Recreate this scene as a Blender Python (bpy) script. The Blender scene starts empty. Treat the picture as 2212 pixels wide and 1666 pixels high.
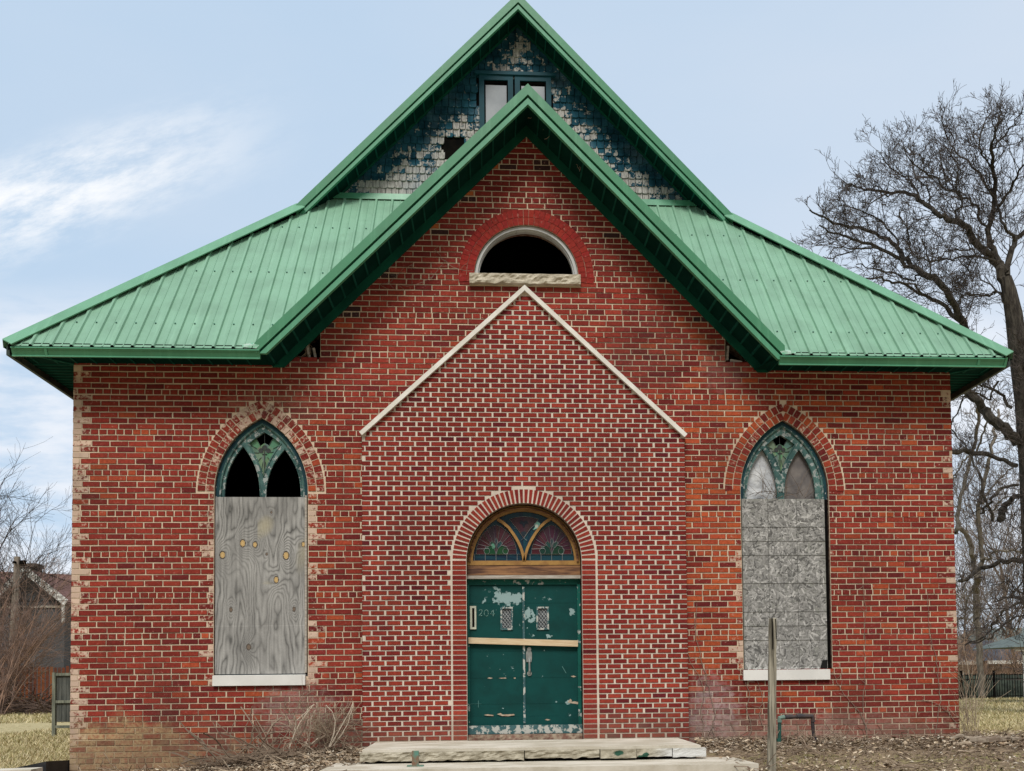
import bpy, math, random
from mathutils import Vector, noise as mn
from mathutils.geometry import tessellate_polygon
import numpy as np
R = math.radians
sc = bpy.context.scene
# ------------------------------------------------------------------ camera
# display units: the photograph at 2212 x 1666; D = distance eye -> front wall plane (y = 0)
W_, H_ = 2212.0, 1666.0
F_, PX, PY = 2112.0, 1188.0, 1374.0
D = 12.0; Z0 = 1.15
dv = Vector((1050-PX, 1463-PY, F_)).normalized()
xv = Vector((33356-PX, 1140-PY, F_)); xv = (xv - dv*xv.dot(dv)).normalized()
uv = xv.cross(dv)
if uv.y > 0: uv = -uv
cd = bpy.data.cameras.new('camera'); cam = bpy.data.objects.new('camera', cd); sc.collection.objects.link(cam)
from mathutils import Matrix
# camera axes in world (world X,Y,Z = xv,dv,uv in image space: x right, y down, z forward)
right = Vector((xv.x, dv.x, uv.x)); down = Vector((xv.y, dv.y, uv.y)); fwd = Vector((xv.z, dv.z, uv.z))
M = Matrix((right, -down, -fwd)).transposed().to_4x4(); M.translation = Vector((0, -D, Z0))
cam.matrix_world = M
cd.sensor_fit = 'HORIZONTAL'; cd.sensor_width = 36.0; cd.lens = 36.0*F_/W_
cd.shift_x = (W_/2-PX)/W_; cd.shift_y = (PY-H_/2)/W_
cd.clip_start = .1; cd.clip_end = 2000
sc.camera = cam
def at(px, py, Y=0.0):
    r = right*(px-PX) + down*(py-PY) + fwd*F_
    t = (D+Y)/r.y
    return Vector((r.x*t, Y, Z0+r.z*t))
def O(x, y, Y=0.0): return at(x/1.1361, y/1.1361, Y)      # from full-size photo pixels

# ------------------------------------------------------------------ world, sun, exposure
SUN_EL, SUN_AZ = 51, 190          # azimuth from +Y clockwise: behind the camera, a little left
w = bpy.data.worlds.new('World'); sc.world = w; w.use_nodes = True
nt = w.node_tree; nt.nodes.clear()
def nn(nt, t, **kw):
    n = nt.nodes.new(t)
    for k, v in kw.items():
        if k.startswith('i_'): n.inputs[k[2:].replace('_', ' ')].default_value = v
        else: setattr(n, k, v)
    return n
def lk(nt, a, b): nt.links.new(a, b)
def mth(nt, op, a, b=None, c=None, clamp=False):
    n = nt.nodes.new('ShaderNodeMath'); n.operation = op; n.use_clamp = clamp
    for i, v in enumerate((a, b, c)):
        if v is None: continue
        if isinstance(v, (int, float)): n.inputs[i].default_value = v
        else: lk(nt, v, n.inputs[i])
    return n.outputs[0]
def mix(nt, f, a, b):
    n = nt.nodes.new('ShaderNodeMix'); n.data_type = 'RGBA'
    for s, v in ((n.inputs[0], f), (n.inputs[6], a), (n.inputs[7], b)):
        if isinstance(v, (int, float)): s.default_value = v
        elif isinstance(v, (tuple, list)): s.default_value = (*v[:3], 1)
        else: lk(nt, v, s)
    return n.outputs[2]
def ramp(nt, v, lo, hi, a=0.0, b=1.0):
    n = nt.nodes.new('ShaderNodeMapRange'); n.interpolation_type = 'SMOOTHSTEP'
    lk(nt, v, n.inputs[0]); n.inputs[1].default_value = lo; n.inputs[2].default_value = hi
    n.inputs[3].default_value = a; n.inputs[4].default_value = b
    return n.outputs[0]
def noi(nt, co, scale, detail=4, rough=.55, sc3=None):
    if sc3 is not None:
        mp = nn(nt, 'ShaderNodeMapping'); mp.inputs['Scale'].default_value = sc3; lk(nt, co, mp.inputs[0]); co = mp.outputs[0]
    n = nn(nt, 'ShaderNodeTexNoise'); n.inputs['Scale'].default_value = scale
    n.inputs['Detail'].default_value = detail; n.inputs['Roughness'].default_value = rough
    lk(nt, co, n.inputs['Vector']); return n.outputs['Fac']
sky = nn(nt, 'ShaderNodeTexSky', sky_type='NISHITA', sun_disc=False, sun_elevation=R(SUN_EL), sun_rotation=R(SUN_AZ),
         air_density=1.0, dust_density=2.0, ozone_density=1.0)
tc = nn(nt, 'ShaderNodeTexCoord'); g = tc.outputs['Generated']
sep = nn(nt, 'ShaderNodeSeparateXYZ'); lk(nt, g, sep.inputs[0])
# thin overcast veil, denser low down and to the right, with a bright streaked cloud at the left
veil = noi(nt, g, 1.6, 5, .5, (1, 1, 2.6))
base = mth(nt, 'ADD', mth(nt, 'MULTIPLY', sep.outputs[0], .45), .66)
vf = mth(nt, 'ADD', base, mth(nt, 'MULTIPLY', mth(nt, 'SUBTRACT', veil, .5), .8), clamp=True)
skyc = mix(nt, vf, (4.0, 6.3, 8.8), (7.2, 8.1, 9.3))
skyc = mix(nt, .15, skyc, sky.outputs[0])
yy_ = mth(nt, 'MAXIMUM', sep.outputs[1], .05)
u_ = mth(nt, 'DIVIDE', sep.outputs[0], yy_); v_ = mth(nt, 'DIVIDE', sep.outputs[2], yy_)
front = ramp(nt, sep.outputs[1], .1, .3)
ca_, sa_ = math.cos(R(21)), math.sin(R(21))
du = mth(nt, 'ADD', u_, .40); dvv = mth(nt, 'SUBTRACT', v_, .505)
S_ = mth(nt, 'ADD', mth(nt, 'MULTIPLY', du, ca_), mth(nt, 'MULTIPLY', dvv, sa_)); T_ = mth(nt, 'SUBTRACT', mth(nt, 'MULTIPLY', dvv, ca_), mth(nt, 'MULTIPLY', du, sa_))
cmb = nn(nt, 'ShaderNodeCombineXYZ'); lk(nt, S_, cmb.inputs[0]); lk(nt, T_, cmb.inputs[1])
wisp = noi(nt, cmb.outputs[0], 1.0, 9, .66, (9, 26, 1))
band = mth(nt, 'MULTIPLY', mth(nt, 'MULTIPLY', ramp(nt, mth(nt, 'ABSOLUTE', T_), .075, .01), ramp(nt, S_, .26, -.05)), front)
w1_ = mth(nt, 'MULTIPLY', band, ramp(nt, wisp, .34, .66), clamp=True)
skyc = mix(nt, mth(nt, 'MULTIPLY', w1_, .95), skyc, (9.8, 9.9, 10.1))
cm2 = nn(nt, 'ShaderNodeCombineXYZ'); lk(nt, u_, cm2.inputs[0]); lk(nt, v_, cm2.inputs[1])
low = noi(nt, cm2.outputs[0], 1.0, 7, .58, (5, 17, 1))
lb = mth(nt, 'MULTIPLY', mth(nt, 'MULTIPLY', ramp(nt, v_, .42, .33), ramp(nt, v_, .02, .12)), front)
skyc = mix(nt, mth(nt, 'MULTIPLY', mth(nt, 'MULTIPLY', lb, ramp(nt, low, .38, .60)), .9), skyc, (8.4, 8.8, 9.5))
# sky behind the camera: bright high up round the veiled sun, dim near its horizon
side = ramp(nt, sep.outputs[1], .35, -.25)
el = ramp(nt, sep.outputs[2], .15, .8, .22, 1.45)
skyc = mix(nt, mth(nt, 'MULTIPLY', side, .75), skyc, (7.6, 7.7, 7.8))
glow = mth(nt, 'ADD', mth(nt, 'MULTIPLY', side, mth(nt, 'SUBTRACT', el, 1.0)), 1.0)
bg = nn(nt, 'ShaderNodeBackground'); bg.inputs['Strength'].default_value = .1
vm = nn(nt, 'ShaderNodeVectorMath', operation='SCALE'); lk(nt, skyc, vm.inputs[0]); lk(nt, glow, vm.inputs['Scale'])
lk(nt, vm.outputs[0], bg.inputs['Color'])
wo = nn(nt, 'ShaderNodeOutputWorld'); lk(nt, bg.outputs[0], wo.inputs[0])
sl = bpy.data.lights.new('sun', 'SUN'); sl.energy = 2.6; sl.angle = R(20); sl.color = (1, .955, .88)
so = bpy.data.objects.new('sun', sl); sc.collection.objects.link(so)
sd = Vector((math.sin(R(SUN_AZ))*math.cos(R(SUN_EL)), math.cos(R(SUN_AZ))*math.cos(R(SUN_EL)), math.sin(R(SUN_EL))))
so.rotation_euler = sd.to_track_quat('Z', 'Y').to_euler()
sc.view_settings.view_transform = 'Standard'; sc.view_settings.look = 'None'
sc.view_settings.exposure = 0.06; sc.view_settings.gamma = 1.0

# ------------------------------------------------------------------ helpers
rnd = random.Random(7)
def tag(o, label=None, cat=None, group=None, kind=None):
    if label: o['label'] = label
    if cat: o['category'] = cat
    if group: o['group'] = group
    if kind: o['kind'] = kind
    return o
def empty(name, loc, label, cat, group=None):
    o = bpy.data.objects.new(name, None); sc.collection.objects.link(o); o.location = loc
    o.empty_display_size = .2
    return tag(o, label, cat, group)
class MB:
    """collects faces; build() links them as one mesh object"""
    def __init__(s): s.v = []; s.f = []; s.m = []; s.c = []; s.a = []
    def face(s, pts, m=0, col=(1, 1, 1), at2=(0, 0, 0)):
        n = len(s.v); s.v += [tuple(p) for p in pts]; s.f.append(tuple(range(n, n+len(pts)))); s.m.append(m); s.c.append(col); s.a.append(at2)
    def box(s, x0, x1, y0, y1, z0, z1, m=0, col=(1, 1, 1), a=(0, 0, 0), skip=''):
        p = [(x0,y0,z0),(x1,y0,z0),(x1,y1,z0),(x0,y1,z0),(x0,y0,z1),(x1,y0,z1),(x1,y1,z1),(x0,y1,z1)]
        s.hexa(p, m, col, a, skip)
    def hexa(s, p, m=0, col=(1, 1, 1), a=(0, 0, 0), skip=''):
        n = len(s.v); s.v += [tuple(q) for q in p]
        for k, q in (('b',(0,3,2,1)),('t',(4,5,6,7)),('f',(0,1,5,4)),('r',(1,2,6,5)),('k',(2,3,7,6)),('l',(3,0,4,7))):
            if k in skip: continue
            s.f.append(tuple(n+i for i in q)); s.m.append(m); s.c.append(col); s.a.append(a)
    def brick(s, p, c, a, e=.0045):
        n = len(s.v); s.v += [tuple(q) for q in p]
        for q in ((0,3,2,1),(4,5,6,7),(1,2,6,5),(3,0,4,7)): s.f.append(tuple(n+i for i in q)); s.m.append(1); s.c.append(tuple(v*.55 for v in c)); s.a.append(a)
        x0 = (p[0][0]+p[4][0])/2; x1 = (p[1][0]+p[5][0])/2
        if x1-x0 < .03: s.f.append((n, n+1, n+5, n+4)); s.m.append(1); s.c.append(c); s.a.append(a); return
        m = len(s.v); y = p[0][1]
        s.v += [(p[0][0]+e, y, p[0][2]+e), (p[1][0]-e, y, p[1][2]+e), (p[5][0]-e, y, p[5][2]-e*1.3), (p[4][0]+e, y, p[4][2]-e*1.3)]
        s.f.append((m, m+1, m+2, m+3)); s.m.append(1); s.c.append(c); s.a.append(a)
        d = tuple(v*.50 for v in c)  # darker rim in the colour: arris dirt, also stands in for mortar-bead shadow
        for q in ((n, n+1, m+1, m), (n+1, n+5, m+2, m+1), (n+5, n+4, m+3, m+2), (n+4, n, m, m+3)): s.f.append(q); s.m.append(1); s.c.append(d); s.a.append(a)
    def bar(s, a, b, wid, th, up=(0, 0, 1), m=0, col=(1, 1, 1)):
        a = Vector(a); b = Vector(b); d = (b-a).normalized(); u = Vector(up); sd_ = d.cross(u).normalized(); u = sd_.cross(d).normalized()
        q = []
        for e in (a, b):
            for i, j in ((-1,-1),(1,-1),(1,1),(-1,1)): q.append(e+sd_*(i*wid/2)+u*(j*th/2))
        n = len(s.v); s.v += [tuple(k) for k in q]
        for fc in ((0,3,2,1),(4,5,6,7),(0,1,5,4),(1,2,6,5),(2,3,7,6),(3,0,4,7)):
            s.f.append(tuple(n+i for i in fc)); s.m.append(m); s.c.append(col); s.a.append((0,0,0))
    def tube(s, pts, rad, n=4, m=0, col=(1, 1, 1), caps=True):
        pts = [Vector(p) for p in pts]; k = len(pts)
        if not hasattr(rad, '__len__'): rad = [rad]*k
        base = len(s.v); ref = None
        for i, p in enumerate(pts):
            t = (pts[min(i+1, k-1)]-pts[max(i-1, 0)])
            if t.length < 1e-9: t = Vector((0, 0, 1))
            t.normalize()
            if ref is None:
                ref = t.orthogonal().normalized()
            else:
                ref = (ref - t*ref.dot(t))
                ref = ref.normalized() if ref.length > 1e-6 else t.orthogonal().normalized()
            bt = t.cross(ref)
            for j in range(n):
                an = 2*math.pi*j/n
                s.v.append(tuple(p+ref*(math.cos(an)*rad[i])+bt*(math.sin(an)*rad[i])))
        for i in range(k-1):
            for j in range(n):
                a = base+i*n+j; b = base+i*n+(j+1) % n
                s.f.append((a, b, b+n, a+n)); s.m.append(m); s.c.append(col); s.a.append((0,0,0))
        if caps:
            s.f.append(tuple(base+j for j in reversed(range(n)))); s.f.append(tuple(base+(k-1)*n+j for j in range(n)))
            s.m += [m, m]; s.c += [col, col]; s.a += [(0,0,0)]*2
    def plate(s, outer, holes, y0, y1, m=0, ms=None, col=(1, 1, 1), back=True, sides=True):
        """outer / holes: lists of (x, z); a sheet in the xz plane from y0 (front) to y1"""
        ms = m if ms is None else ms
        loops = [[Vector((x, 0, z)) for x, z in l] for l in [outer]+list(holes)]
        flat = [p for l in loops for p in l]
        tris = tessellate_polygon([[Vector((p.x, p.z, 0)) for p in l] for l in loops])
        for yy, on in ((y0, True), (y1, back)):
            if not on: continue
            n = len(s.v); s.v += [(p.x, yy, p.z) for p in flat]
            for t in tris:
                a, b, c = [flat[i] for i in t]
                cr = (b.x-a.x)*(c.z-a.z)-(b.z-a.z)*(c.x-a.x)
                if abs(cr) < 1e-12: continue
                t = tuple(t) if (cr > 0) == (yy == y0) else tuple(reversed(t))
                s.f.append(tuple(n+i for i in t)); s.m.append(m); s.c.append(col); s.a.append((0,0,0))
        if sides:
            for l in loops:
                for i in range(len(l)):
                    a = l[i]; b = l[(i+1) % len(l)]
                    s.face([(a.x,y0,a.z),(b.x,y0,b.z),(b.x,y1,b.z),(a.x,y1,a.z)], ms, col)
    def build(s, name, mats, parent=None, smooth=False, attr=False):
        me = bpy.data.meshes.new(name); me.from_pydata(s.v, [], s.f)
        for m in (mats if isinstance(mats, (list, tuple)) else [mats]): me.materials.append(m)
        me.polygons.foreach_set('material_index', s.m)
        if attr:
            tot = [len(f) for f in s.f]
            for nm, src in (('Col', s.c), ('Aux', s.a)):
                ca = me.color_attributes.new(nm, 'FLOAT_COLOR', 'CORNER')
                arr = np.ones((len(s.f), 4), dtype=np.float32); arr[:, :3] = np.array(src, dtype=np.float32)
                ca.data.foreach_set('color', np.repeat(arr, tot, axis=0).ravel())
        if smooth: me.polygons.foreach_set('use_smooth', [True]*len(s.f))
        me.update()
        o = bpy.data.objects.new(name, me); sc.collection.objects.link(o)
        if parent is not None:
            o.parent = parent; 
            if parent.type == 'EMPTY' or True:
                # vertices are written in world space: shift so that the origin sits on the parent
                off = world_loc(parent)
                if off.length > 0: me.transform(Matrix.Translation(-off))
        return o
def world_loc(o):
    l = Vector((0, 0, 0))
    while o is not None: l += Vector(o.location); o = o.parent
    return l

# ------------------------------------------------------------------ materials
def new_mat(name, rough=.85, spec=.3, metallic=0.0):
    m = bpy.data.materials.new(name); m.use_nodes = True; nt = m.node_tree
    b = nt.nodes['Principled BSDF']; b.inputs['Roughness'].default_value = rough
    b.inputs['Specular IOR Level'].default_value = spec; b.inputs['Metallic'].default_value = metallic
    t = nn(nt, 'ShaderNodeTexCoord')
    return m, nt, b, t.outputs['Object']
def bump(nt, b, h, strength=.3, dist=.01):
    n = nn(nt, 'ShaderNodeBump'); n.inputs['Strength'].default_value = strength; n.inputs['Distance'].default_value = dist
    lk(nt, h, n.inputs['Height']); lk(nt, n.outputs[0], b.inputs['Normal'])
def simple(name, c1, c2=None, scale=6, rough=.8, spec=.3, sc3=None, bs=.25, bscale=40, lo=.35, hi=.65, metallic=0.0, bd=.005):
    m, nt, b, co = new_mat(name, rough, spec, metallic)
    if c2 is None: c2 = tuple(v*.8 for v in c1)
    f = ramp(nt, noi(nt, co, scale, 6, .6, sc3), lo, hi)
    lk(nt, mix(nt, f, c1, c2), b.inputs['Base Color'])
    if bs: bump(nt, b, noi(nt, co, bscale, 3, .6, sc3), bs, bd)
    return m
def blob(nt, co, c, s, k=1.2, nscale=3.0, lo=1.0, hi=.35):
    """soft irregular stain round point c with half sizes s"""
    mp = nn(nt, 'ShaderNodeVectorMath', operation='SUBTRACT'); lk(nt, co, mp.inputs[0]); mp.inputs[1].default_value = c
    dv_ = nn(nt, 'ShaderNodeVectorMath', operation='DIVIDE'); lk(nt, mp.outputs[0], dv_.inputs[0]); dv_.inputs[1].default_value = s
    ln = nn(nt, 'ShaderNodeVectorMath', operation='LENGTH'); lk(nt, dv_.outputs[0], ln.inputs[0])
    n = noi(nt, co, nscale, 6, .65)
    v = mth(nt, 'ADD', ln.outputs['Value'], mth(nt, 'MULTIPLY', mth(nt, 'SUBTRACT', n, .5), k))
    return ramp(nt, v, lo, hi)
MORT = (.68, .54, .40)
STAINS = [((-4.25, 0, .10), (1.35, 1, .62), (.46, .34, .18), .9, 2.2), ((-2.3, 0, .78), (.55, 1, .40), (.33, .26, .23), .55, 6),
          ((-1.7, 0, .35), (.5, 1, .55), (.13, .11, .09), .8, 5), ((2.78, 0, .62), (.42, 1, .62), (.52, .42, .42), .62, 15),
          ((3.6, 0, .42), (1.4, 1, .28), (.50, .38, .32), .40, 5), ((-2.6, 0, 4.45), (.75, 1, .28), (.42, .35, .25), .16, 9),
          ((4.6, 0, .35), (1.5, 1, .40), (.45, .33, .28), .32, 6), ((2.0, 0, 5.2), (.7, 1, .6), (.05, .03, .03), .35, 4),
          ((3.0, 0, 5.0), (.35, 1, .35), (.40, .33, .33), .16, 9)]
def stains(nt, co, col):
    fine_ = ramp(nt, noi(nt, co, 30, 5, .7), .30, .62, .25, 1.0)
    for c, s, cc, a, ns in STAINS:
        col = mix(nt, mth(nt, 'MULTIPLY', mth(nt, 'MULTIPLY', blob(nt, co, c, (s[0], 50, s[2]), 1.9, ns, 1.0, .55), a), fine_), col, cc)
    return col
def grime(nt, co, col):
    sp = nn(nt, 'ShaderNodeSeparateXYZ'); lk(nt, co, sp.inputs[0])
    n = noi(nt, co, 3.5, 6, .65)
    zz = mth(nt, 'ADD', sp.outputs[2], mth(nt, 'MULTIPLY', mth(nt, 'SUBTRACT', n, .5), 1.3))
    col = mix(nt, ramp(nt, zz, .85, .15, 0, .5), col, (.17, .12, .085))
    big = noi(nt, co, .7, 5, .6); st = noi(nt, co, 1, 5, .6, (5, 5, .5))
    col = mix(nt, mth(nt, 'MULTIPLY', mth(nt, 'MAXIMUM', ramp(nt, big, .5, .75), ramp(nt, st, .55, .8)), .38), col, (.06, .03, .025))
    return col
def mat_brick(name, wash=True):
    m, nt, b, co = new_mat(name, .92, .15)
    ca = nn(nt, 'ShaderNodeVertexColor', layer_name='Col'); ax = nn(nt, 'ShaderNodeVertexColor', layer_name='Aux')
    sp = nn(nt, 'ShaderNodeSeparateColor'); lk(nt, ax.outputs[0], sp.inputs[0])
    n1 = noi(nt, co, 38, 6, .75); n2 = noi(nt, co, 9, 5, .6)
    v = mth(nt, 'ADD', mth(nt, 'MULTIPLY', mth(nt, 'SUBTRACT', n1, .5), 1.6), 1.0)
    vs = nn(nt, 'ShaderNodeVectorMath', operation='SCALE'); lk(nt, ca.outputs[0], vs.inputs[0]); lk(nt, v, vs.inputs['Scale'])
    col = vs.outputs[0]
    # flecks of old mortar and lime left on the faces
    if wash:
        fl = ramp(nt, noi(nt, co, 26, 5, .7), .60, .70)
        col = mix(nt, mth(nt, 'MULTIPLY', fl, .55), col, (.55, .30, .24))
    # mortar smears where Aux red is high
    s = mth(nt, 'ADD', mth(nt, 'MULTIPLY', sp.outputs[0], 1.0), mth(nt, 'MULTIPLY', mth(nt, 'SUBTRACT', noi(nt, co, 19, 6, .7), .5), 2.1))
    col = mix(nt, mth(nt, 'MULTIPLY', ramp(nt, s, .42, .72), .9), col, (.60, .46, .36))
    if wash:
        st_ = stains(nt, co, col)
        vb = nn(nt, 'ShaderNodeVectorMath', operation='SCALE'); lk(nt, st_, vb.inputs[0]); lk(nt, mth(nt, 'ADD', mth(nt, 'MULTIPLY', sp.outputs[1], .35), .78), vb.inputs['Scale'])
        col = mix(nt, ramp(nt, sp.outputs[1], -.1, .55, .35, 1.0), col, vb.outputs[0])
    col = grime(nt, co, col)
    lk(nt, col, b.inputs['Base Color']); bump(nt, b, n1, .35, .004)
    return m
def mat_mortar(name, c=MORT, wash=True):
    m, nt, b, co = new_mat(name, .95, .1)
    f = noi(nt, co, 5, 6, .7)
    col = mix(nt, ramp(nt, f, .3, .7), c, tuple(v*.82 for v in c))
    if wash: col = stains(nt, co, col)
    col = grime(nt, co, col)
    lk(nt, col, b.inputs['Base Color']); bump(nt, b, noi(nt, co, 90, 3), .4, .004)
    return m
m_brick = mat_brick('brick'); m_mort = mat_mortar('mortar')
m_vbrick = mat_brick('facing_brick', False); m_vmort = mat_mortar('facing_mortar', (.68, .585, .49), False)
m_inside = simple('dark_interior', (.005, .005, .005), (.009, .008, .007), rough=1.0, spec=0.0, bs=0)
m_reveal = simple('reveal_brick', (.13, .05, .035), (.30, .24, .19), 22, .95, .1)
def mat_metal(name, c, rough=.38, var=.10, dirt=True):
    m, nt, b, co = new_mat(name, rough, .45)
    f = noi(nt, co, 2.5, 6, .6); c2 = tuple(v*(1-var*2) for v in c)
    col = mix(nt, ramp(nt, f, .35, .7), c, c2)
    vx = nn(nt, 'ShaderNodeSeparateXYZ'); lk(nt, co, vx.inputs[0])
    pn = nn(nt, 'ShaderNodeTexWhiteNoise', noise_dimensions='1D'); lk(nt, mth(nt, 'FLOOR', mth(nt, 'DIVIDE', vx.outputs[0], .9144)), pn.inputs['W'])
    if dirt: col = mix(nt, mth(nt, 'MULTIPLY', pn.outputs['Value'], .22), col, tuple(v*.72 for v in c))
    # chalky run-off streaks down the slope
    if dirt:
        sk = noi(nt, co, 1.0, 5, .6, (14, .7, .7))
        col = mix(nt, mth(nt, 'MULTIPLY', ramp(nt, sk, .5, .75), .35), col, tuple(min(1, v*1.25+.05) for v in c))
        sp = ramp(nt, noi(nt, co, 7, 6, .7), .60, .72)
        col = mix(nt, mth(nt, 'MULTIPLY', sp, .4), col, (.12, .22, .13))
    lk(nt, col, b.inputs['Base Color'])
    rg = mth(nt, 'ADD', mth(nt, 'MULTIPLY', f, .25), rough-.1); lk(nt, rg, b.inputs['Roughness'])
    bump(nt, b, noi(nt, co, 3, 3), .12, .02)
    return m
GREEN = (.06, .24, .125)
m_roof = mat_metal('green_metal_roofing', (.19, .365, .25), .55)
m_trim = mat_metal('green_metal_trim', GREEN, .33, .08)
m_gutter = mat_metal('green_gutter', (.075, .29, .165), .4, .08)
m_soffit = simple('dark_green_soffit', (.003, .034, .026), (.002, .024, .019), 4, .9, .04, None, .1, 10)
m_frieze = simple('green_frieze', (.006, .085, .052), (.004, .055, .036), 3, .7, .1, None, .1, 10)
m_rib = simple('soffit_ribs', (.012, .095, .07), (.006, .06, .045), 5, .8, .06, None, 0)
def mat_paint(name, c, under, blobs, fine=.70, rough=.55, c2=None, nscale=11):
    """flaking paint: 'under' shows in blobs and in scattered flecks"""
    m, nt, b, co = new_mat(name, rough, .2)
    base = mix(nt, ramp(nt, noi(nt, co, 3, 6, .65), .35, .7), c, c2 or tuple(v*.7 for v in c))
    n = noi(nt, co, nscale, 7, .68)
    mask = ramp(nt, n, fine, fine+.015)
    for (cc, ss, kk) in blobs:
        bl = blob(nt, co, cc, (ss[0], 50, ss[2]), .6, 5, 1.0, .2)
        th = mth(nt, 'SUBTRACT', fine, mth(nt, 'MULTIPLY', bl, kk))
        mm = mth(nt, 'GREATER_THAN', n, th)
        mask = mth(nt, 'MAXIMUM', mask, mm)
    col = mix(nt, mth(nt, 'MULTIPLY', mask, .85), base, under)
    lk(nt, col, b.inputs['Base Color'])
    inv = mth(nt, 'SUBTRACT', 1.0, mask); bump(nt, b, inv, .5, .003)
    return m
dc = O(1285, 1600)   # middle of the doors
def pb(x, y, sx, sz, k): p = O(x, y); return ((p.x, 0, p.z), (sx, 1, sz), k)
m_door = mat_paint('green_door_paint', (.001, .054, .050), (.30, .42, .42),
    [pb(1245, 1465, .35, .17, .27), pb(1200, 1450, .25, .12, .12), pb(1295, 1510, .09, .2, .22), pb(1225, 1480, .3, .1, .15), pb(1405, 1505, .07, .12, .2), pb(1300, 1515, .12, .25, .17), pb(1200, 1475, .25, .2, .14), pb(1305, 1555, .12, .06, .2), pb(1350, 1560, .1, .05, .16),
     pb(1395, 1725, .06, .04, .3), pb(1400, 1755, .04, .12, .16), pb(1340, 1470, .2, .06, .13), pb(1240, 1640, .25, .12, .06), pb(1345, 1600, .1, .1, .12)], .69)
m_dframe = mat_paint('door_frame_paint', (.006, .10, .08), (.42, .44, .42), [], .60)
m_thresh = mat_paint('worn_threshold', (.05, .12, .13), (.50, .50, .46), [], .5)
m_wframe = mat_paint('peeling_window_paint', (.03, .075, .075), (.36, .39, .38), [], .54, .7, (.10, .20, .18), 16)
m_wframe2 = mat_paint('peeling_window_mouldings', (.008, .032, .045), (.50, .52, .50), [], .63, .7, (.015, .06, .07), 18)
m_white = simple('white_sill', (.74, .73, .70), (.66, .65, .62), 3, .7, .3, None, .15, 30)
m_halfframe = mat_paint('grey_white_arch_frame', (.52, .53, .53), (.16, .16, .17), [], .63)
m_coping = simple('white_coping', (.78, .76, .71), (.66, .63, .57), 4, .8, .2, None, .2, 25)
m_stone = simple('rock_faced_limestone', (.55, .50, .40), (.38, .34, .26), 9, .95, .1, None, .9, 14, bd=.03)
m_gold = simple('golden_oak', (.36, .20, .055), (.24, .12, .035), 7, .45, .4, (1, 1, 1), .2, 30)
m_brownwood = simple('streaky_brown_wood', (.30, .15, .065), (.07, .03, .02), 2.0, .6, .3, (1.2, 1, 16), .3, 12)
m_greywood = simple('weathered_grey_wood', (.46, .43, .38), (.30, .26, .22), 3, .9, .1, (1.5, 1, 14), .4, 20)
m_post = simple('weathered_post_wood', (.36, .33, .26), (.10, .09, .07), 1.6, .95, .1, (22, 22, .9), .6, 3, .40, .62)
m_plankgrey = simple('grey_green_fence_wood', (.22, .23, .18), (.10, .11, .09), 2.0, .95, .1, (9, 9, .8), .4, 6)
m_lumber = simple('pale_new_lumber', (.66, .53, .36), (.55, .40, .24), 4, .7, .2, (1.5, 1, 22), .2, 20)
m_glassdark = simple('dark_glass', (.012, .014, .016), (.02, .022, .025), 3, .12, .6, None, 0)
m_lead = simple('lead_came', (.22, .24, .24), (.15, .16, .16), 20, .45, .5, None, 0)
m_lat = simple('pale_lattice', (.45, .47, .47), (.3, .32, .32), 20, .6, .3, None, 0)
m_steel = simple('worn_steel', (.40, .42, .40), (.28, .29, .28), 20, .4, .5, None, 0, metallic=.6)
def mat_attr(name, rough=.9, spec=.15, grain=.25):
    m, nt, b, co = new_mat(name, rough, spec)
    ca = nn(nt, 'ShaderNodeVertexColor', layer_name='Col')
    v = mth(nt, 'ADD', mth(nt, 'MULTIPLY', mth(nt, 'SUBTRACT', noi(nt, co, 60, 4, .7), .5), grain*2), 1.0)
    vs = nn(nt, 'ShaderNodeVectorMath', operation='SCALE'); lk(nt, ca.outputs[0], vs.inputs[0]); lk(nt, v, vs.inputs['Scale'])
    lk(nt, vs.outputs[0], b.inputs['Base Color'])
    return m
m_tint = mat_attr('tinted_surface'); m_glass_tint = mat_attr('coloured_glass', .22, .5, .35)

# ------------------------------------------------------------------ 2D shapes
def arc(cx, cz, r, a0, a1, n):
    return [(cx+r*math.cos(R(a0+(a1-a0)*i/n)), cz+r*math.sin(R(a0+(a1-a0)*i/n))) for i in range(n+1)]
def gothic(xl, xr, zs, za, zb, n=14):
    """pointed arch outline, from bottom left anticlockwise... returns [(x,z)] starting bottom-left going up and over"""
    hw = (xr-xl)/2; rise = za-zs; r = (hw*hw+rise*rise)/(2*hw)
    cxl = xl+r; cxr = xr-r; ang = math.degrees(math.atan2(rise, r-hw))
    L = [(cxl-r*math.cos(R(ang*i/n)), zs+r*math.sin(R(ang*i/n))) for i in range(n+1)]
    Rr = [(cxr+r*math.cos(R(ang*(n-i)/n)), zs+r*math.sin(R(ang*(n-i)/n))) for i in range(1, n+1)]
    out = L+Rr
    if zb < zs: out = [(xl, zb)]+out+[(xr, zb)]
    return out
def span(poly, z):
    """x interval of a (convex) polygon at height z"""
    xs = []
    for i in range(len(poly)):
        a = poly[i]; b = poly[(i+1) % len(poly)]
        if (a[1]-z)*(b[1]-z) <= 0 and a[1] != b[1]:
            xs.append(a[0]+(b[0]-a[0])*(z-a[1])/(b[1]-a[1]))
    return (min(xs), max(xs)) if len(xs) > 1 else None

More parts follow.
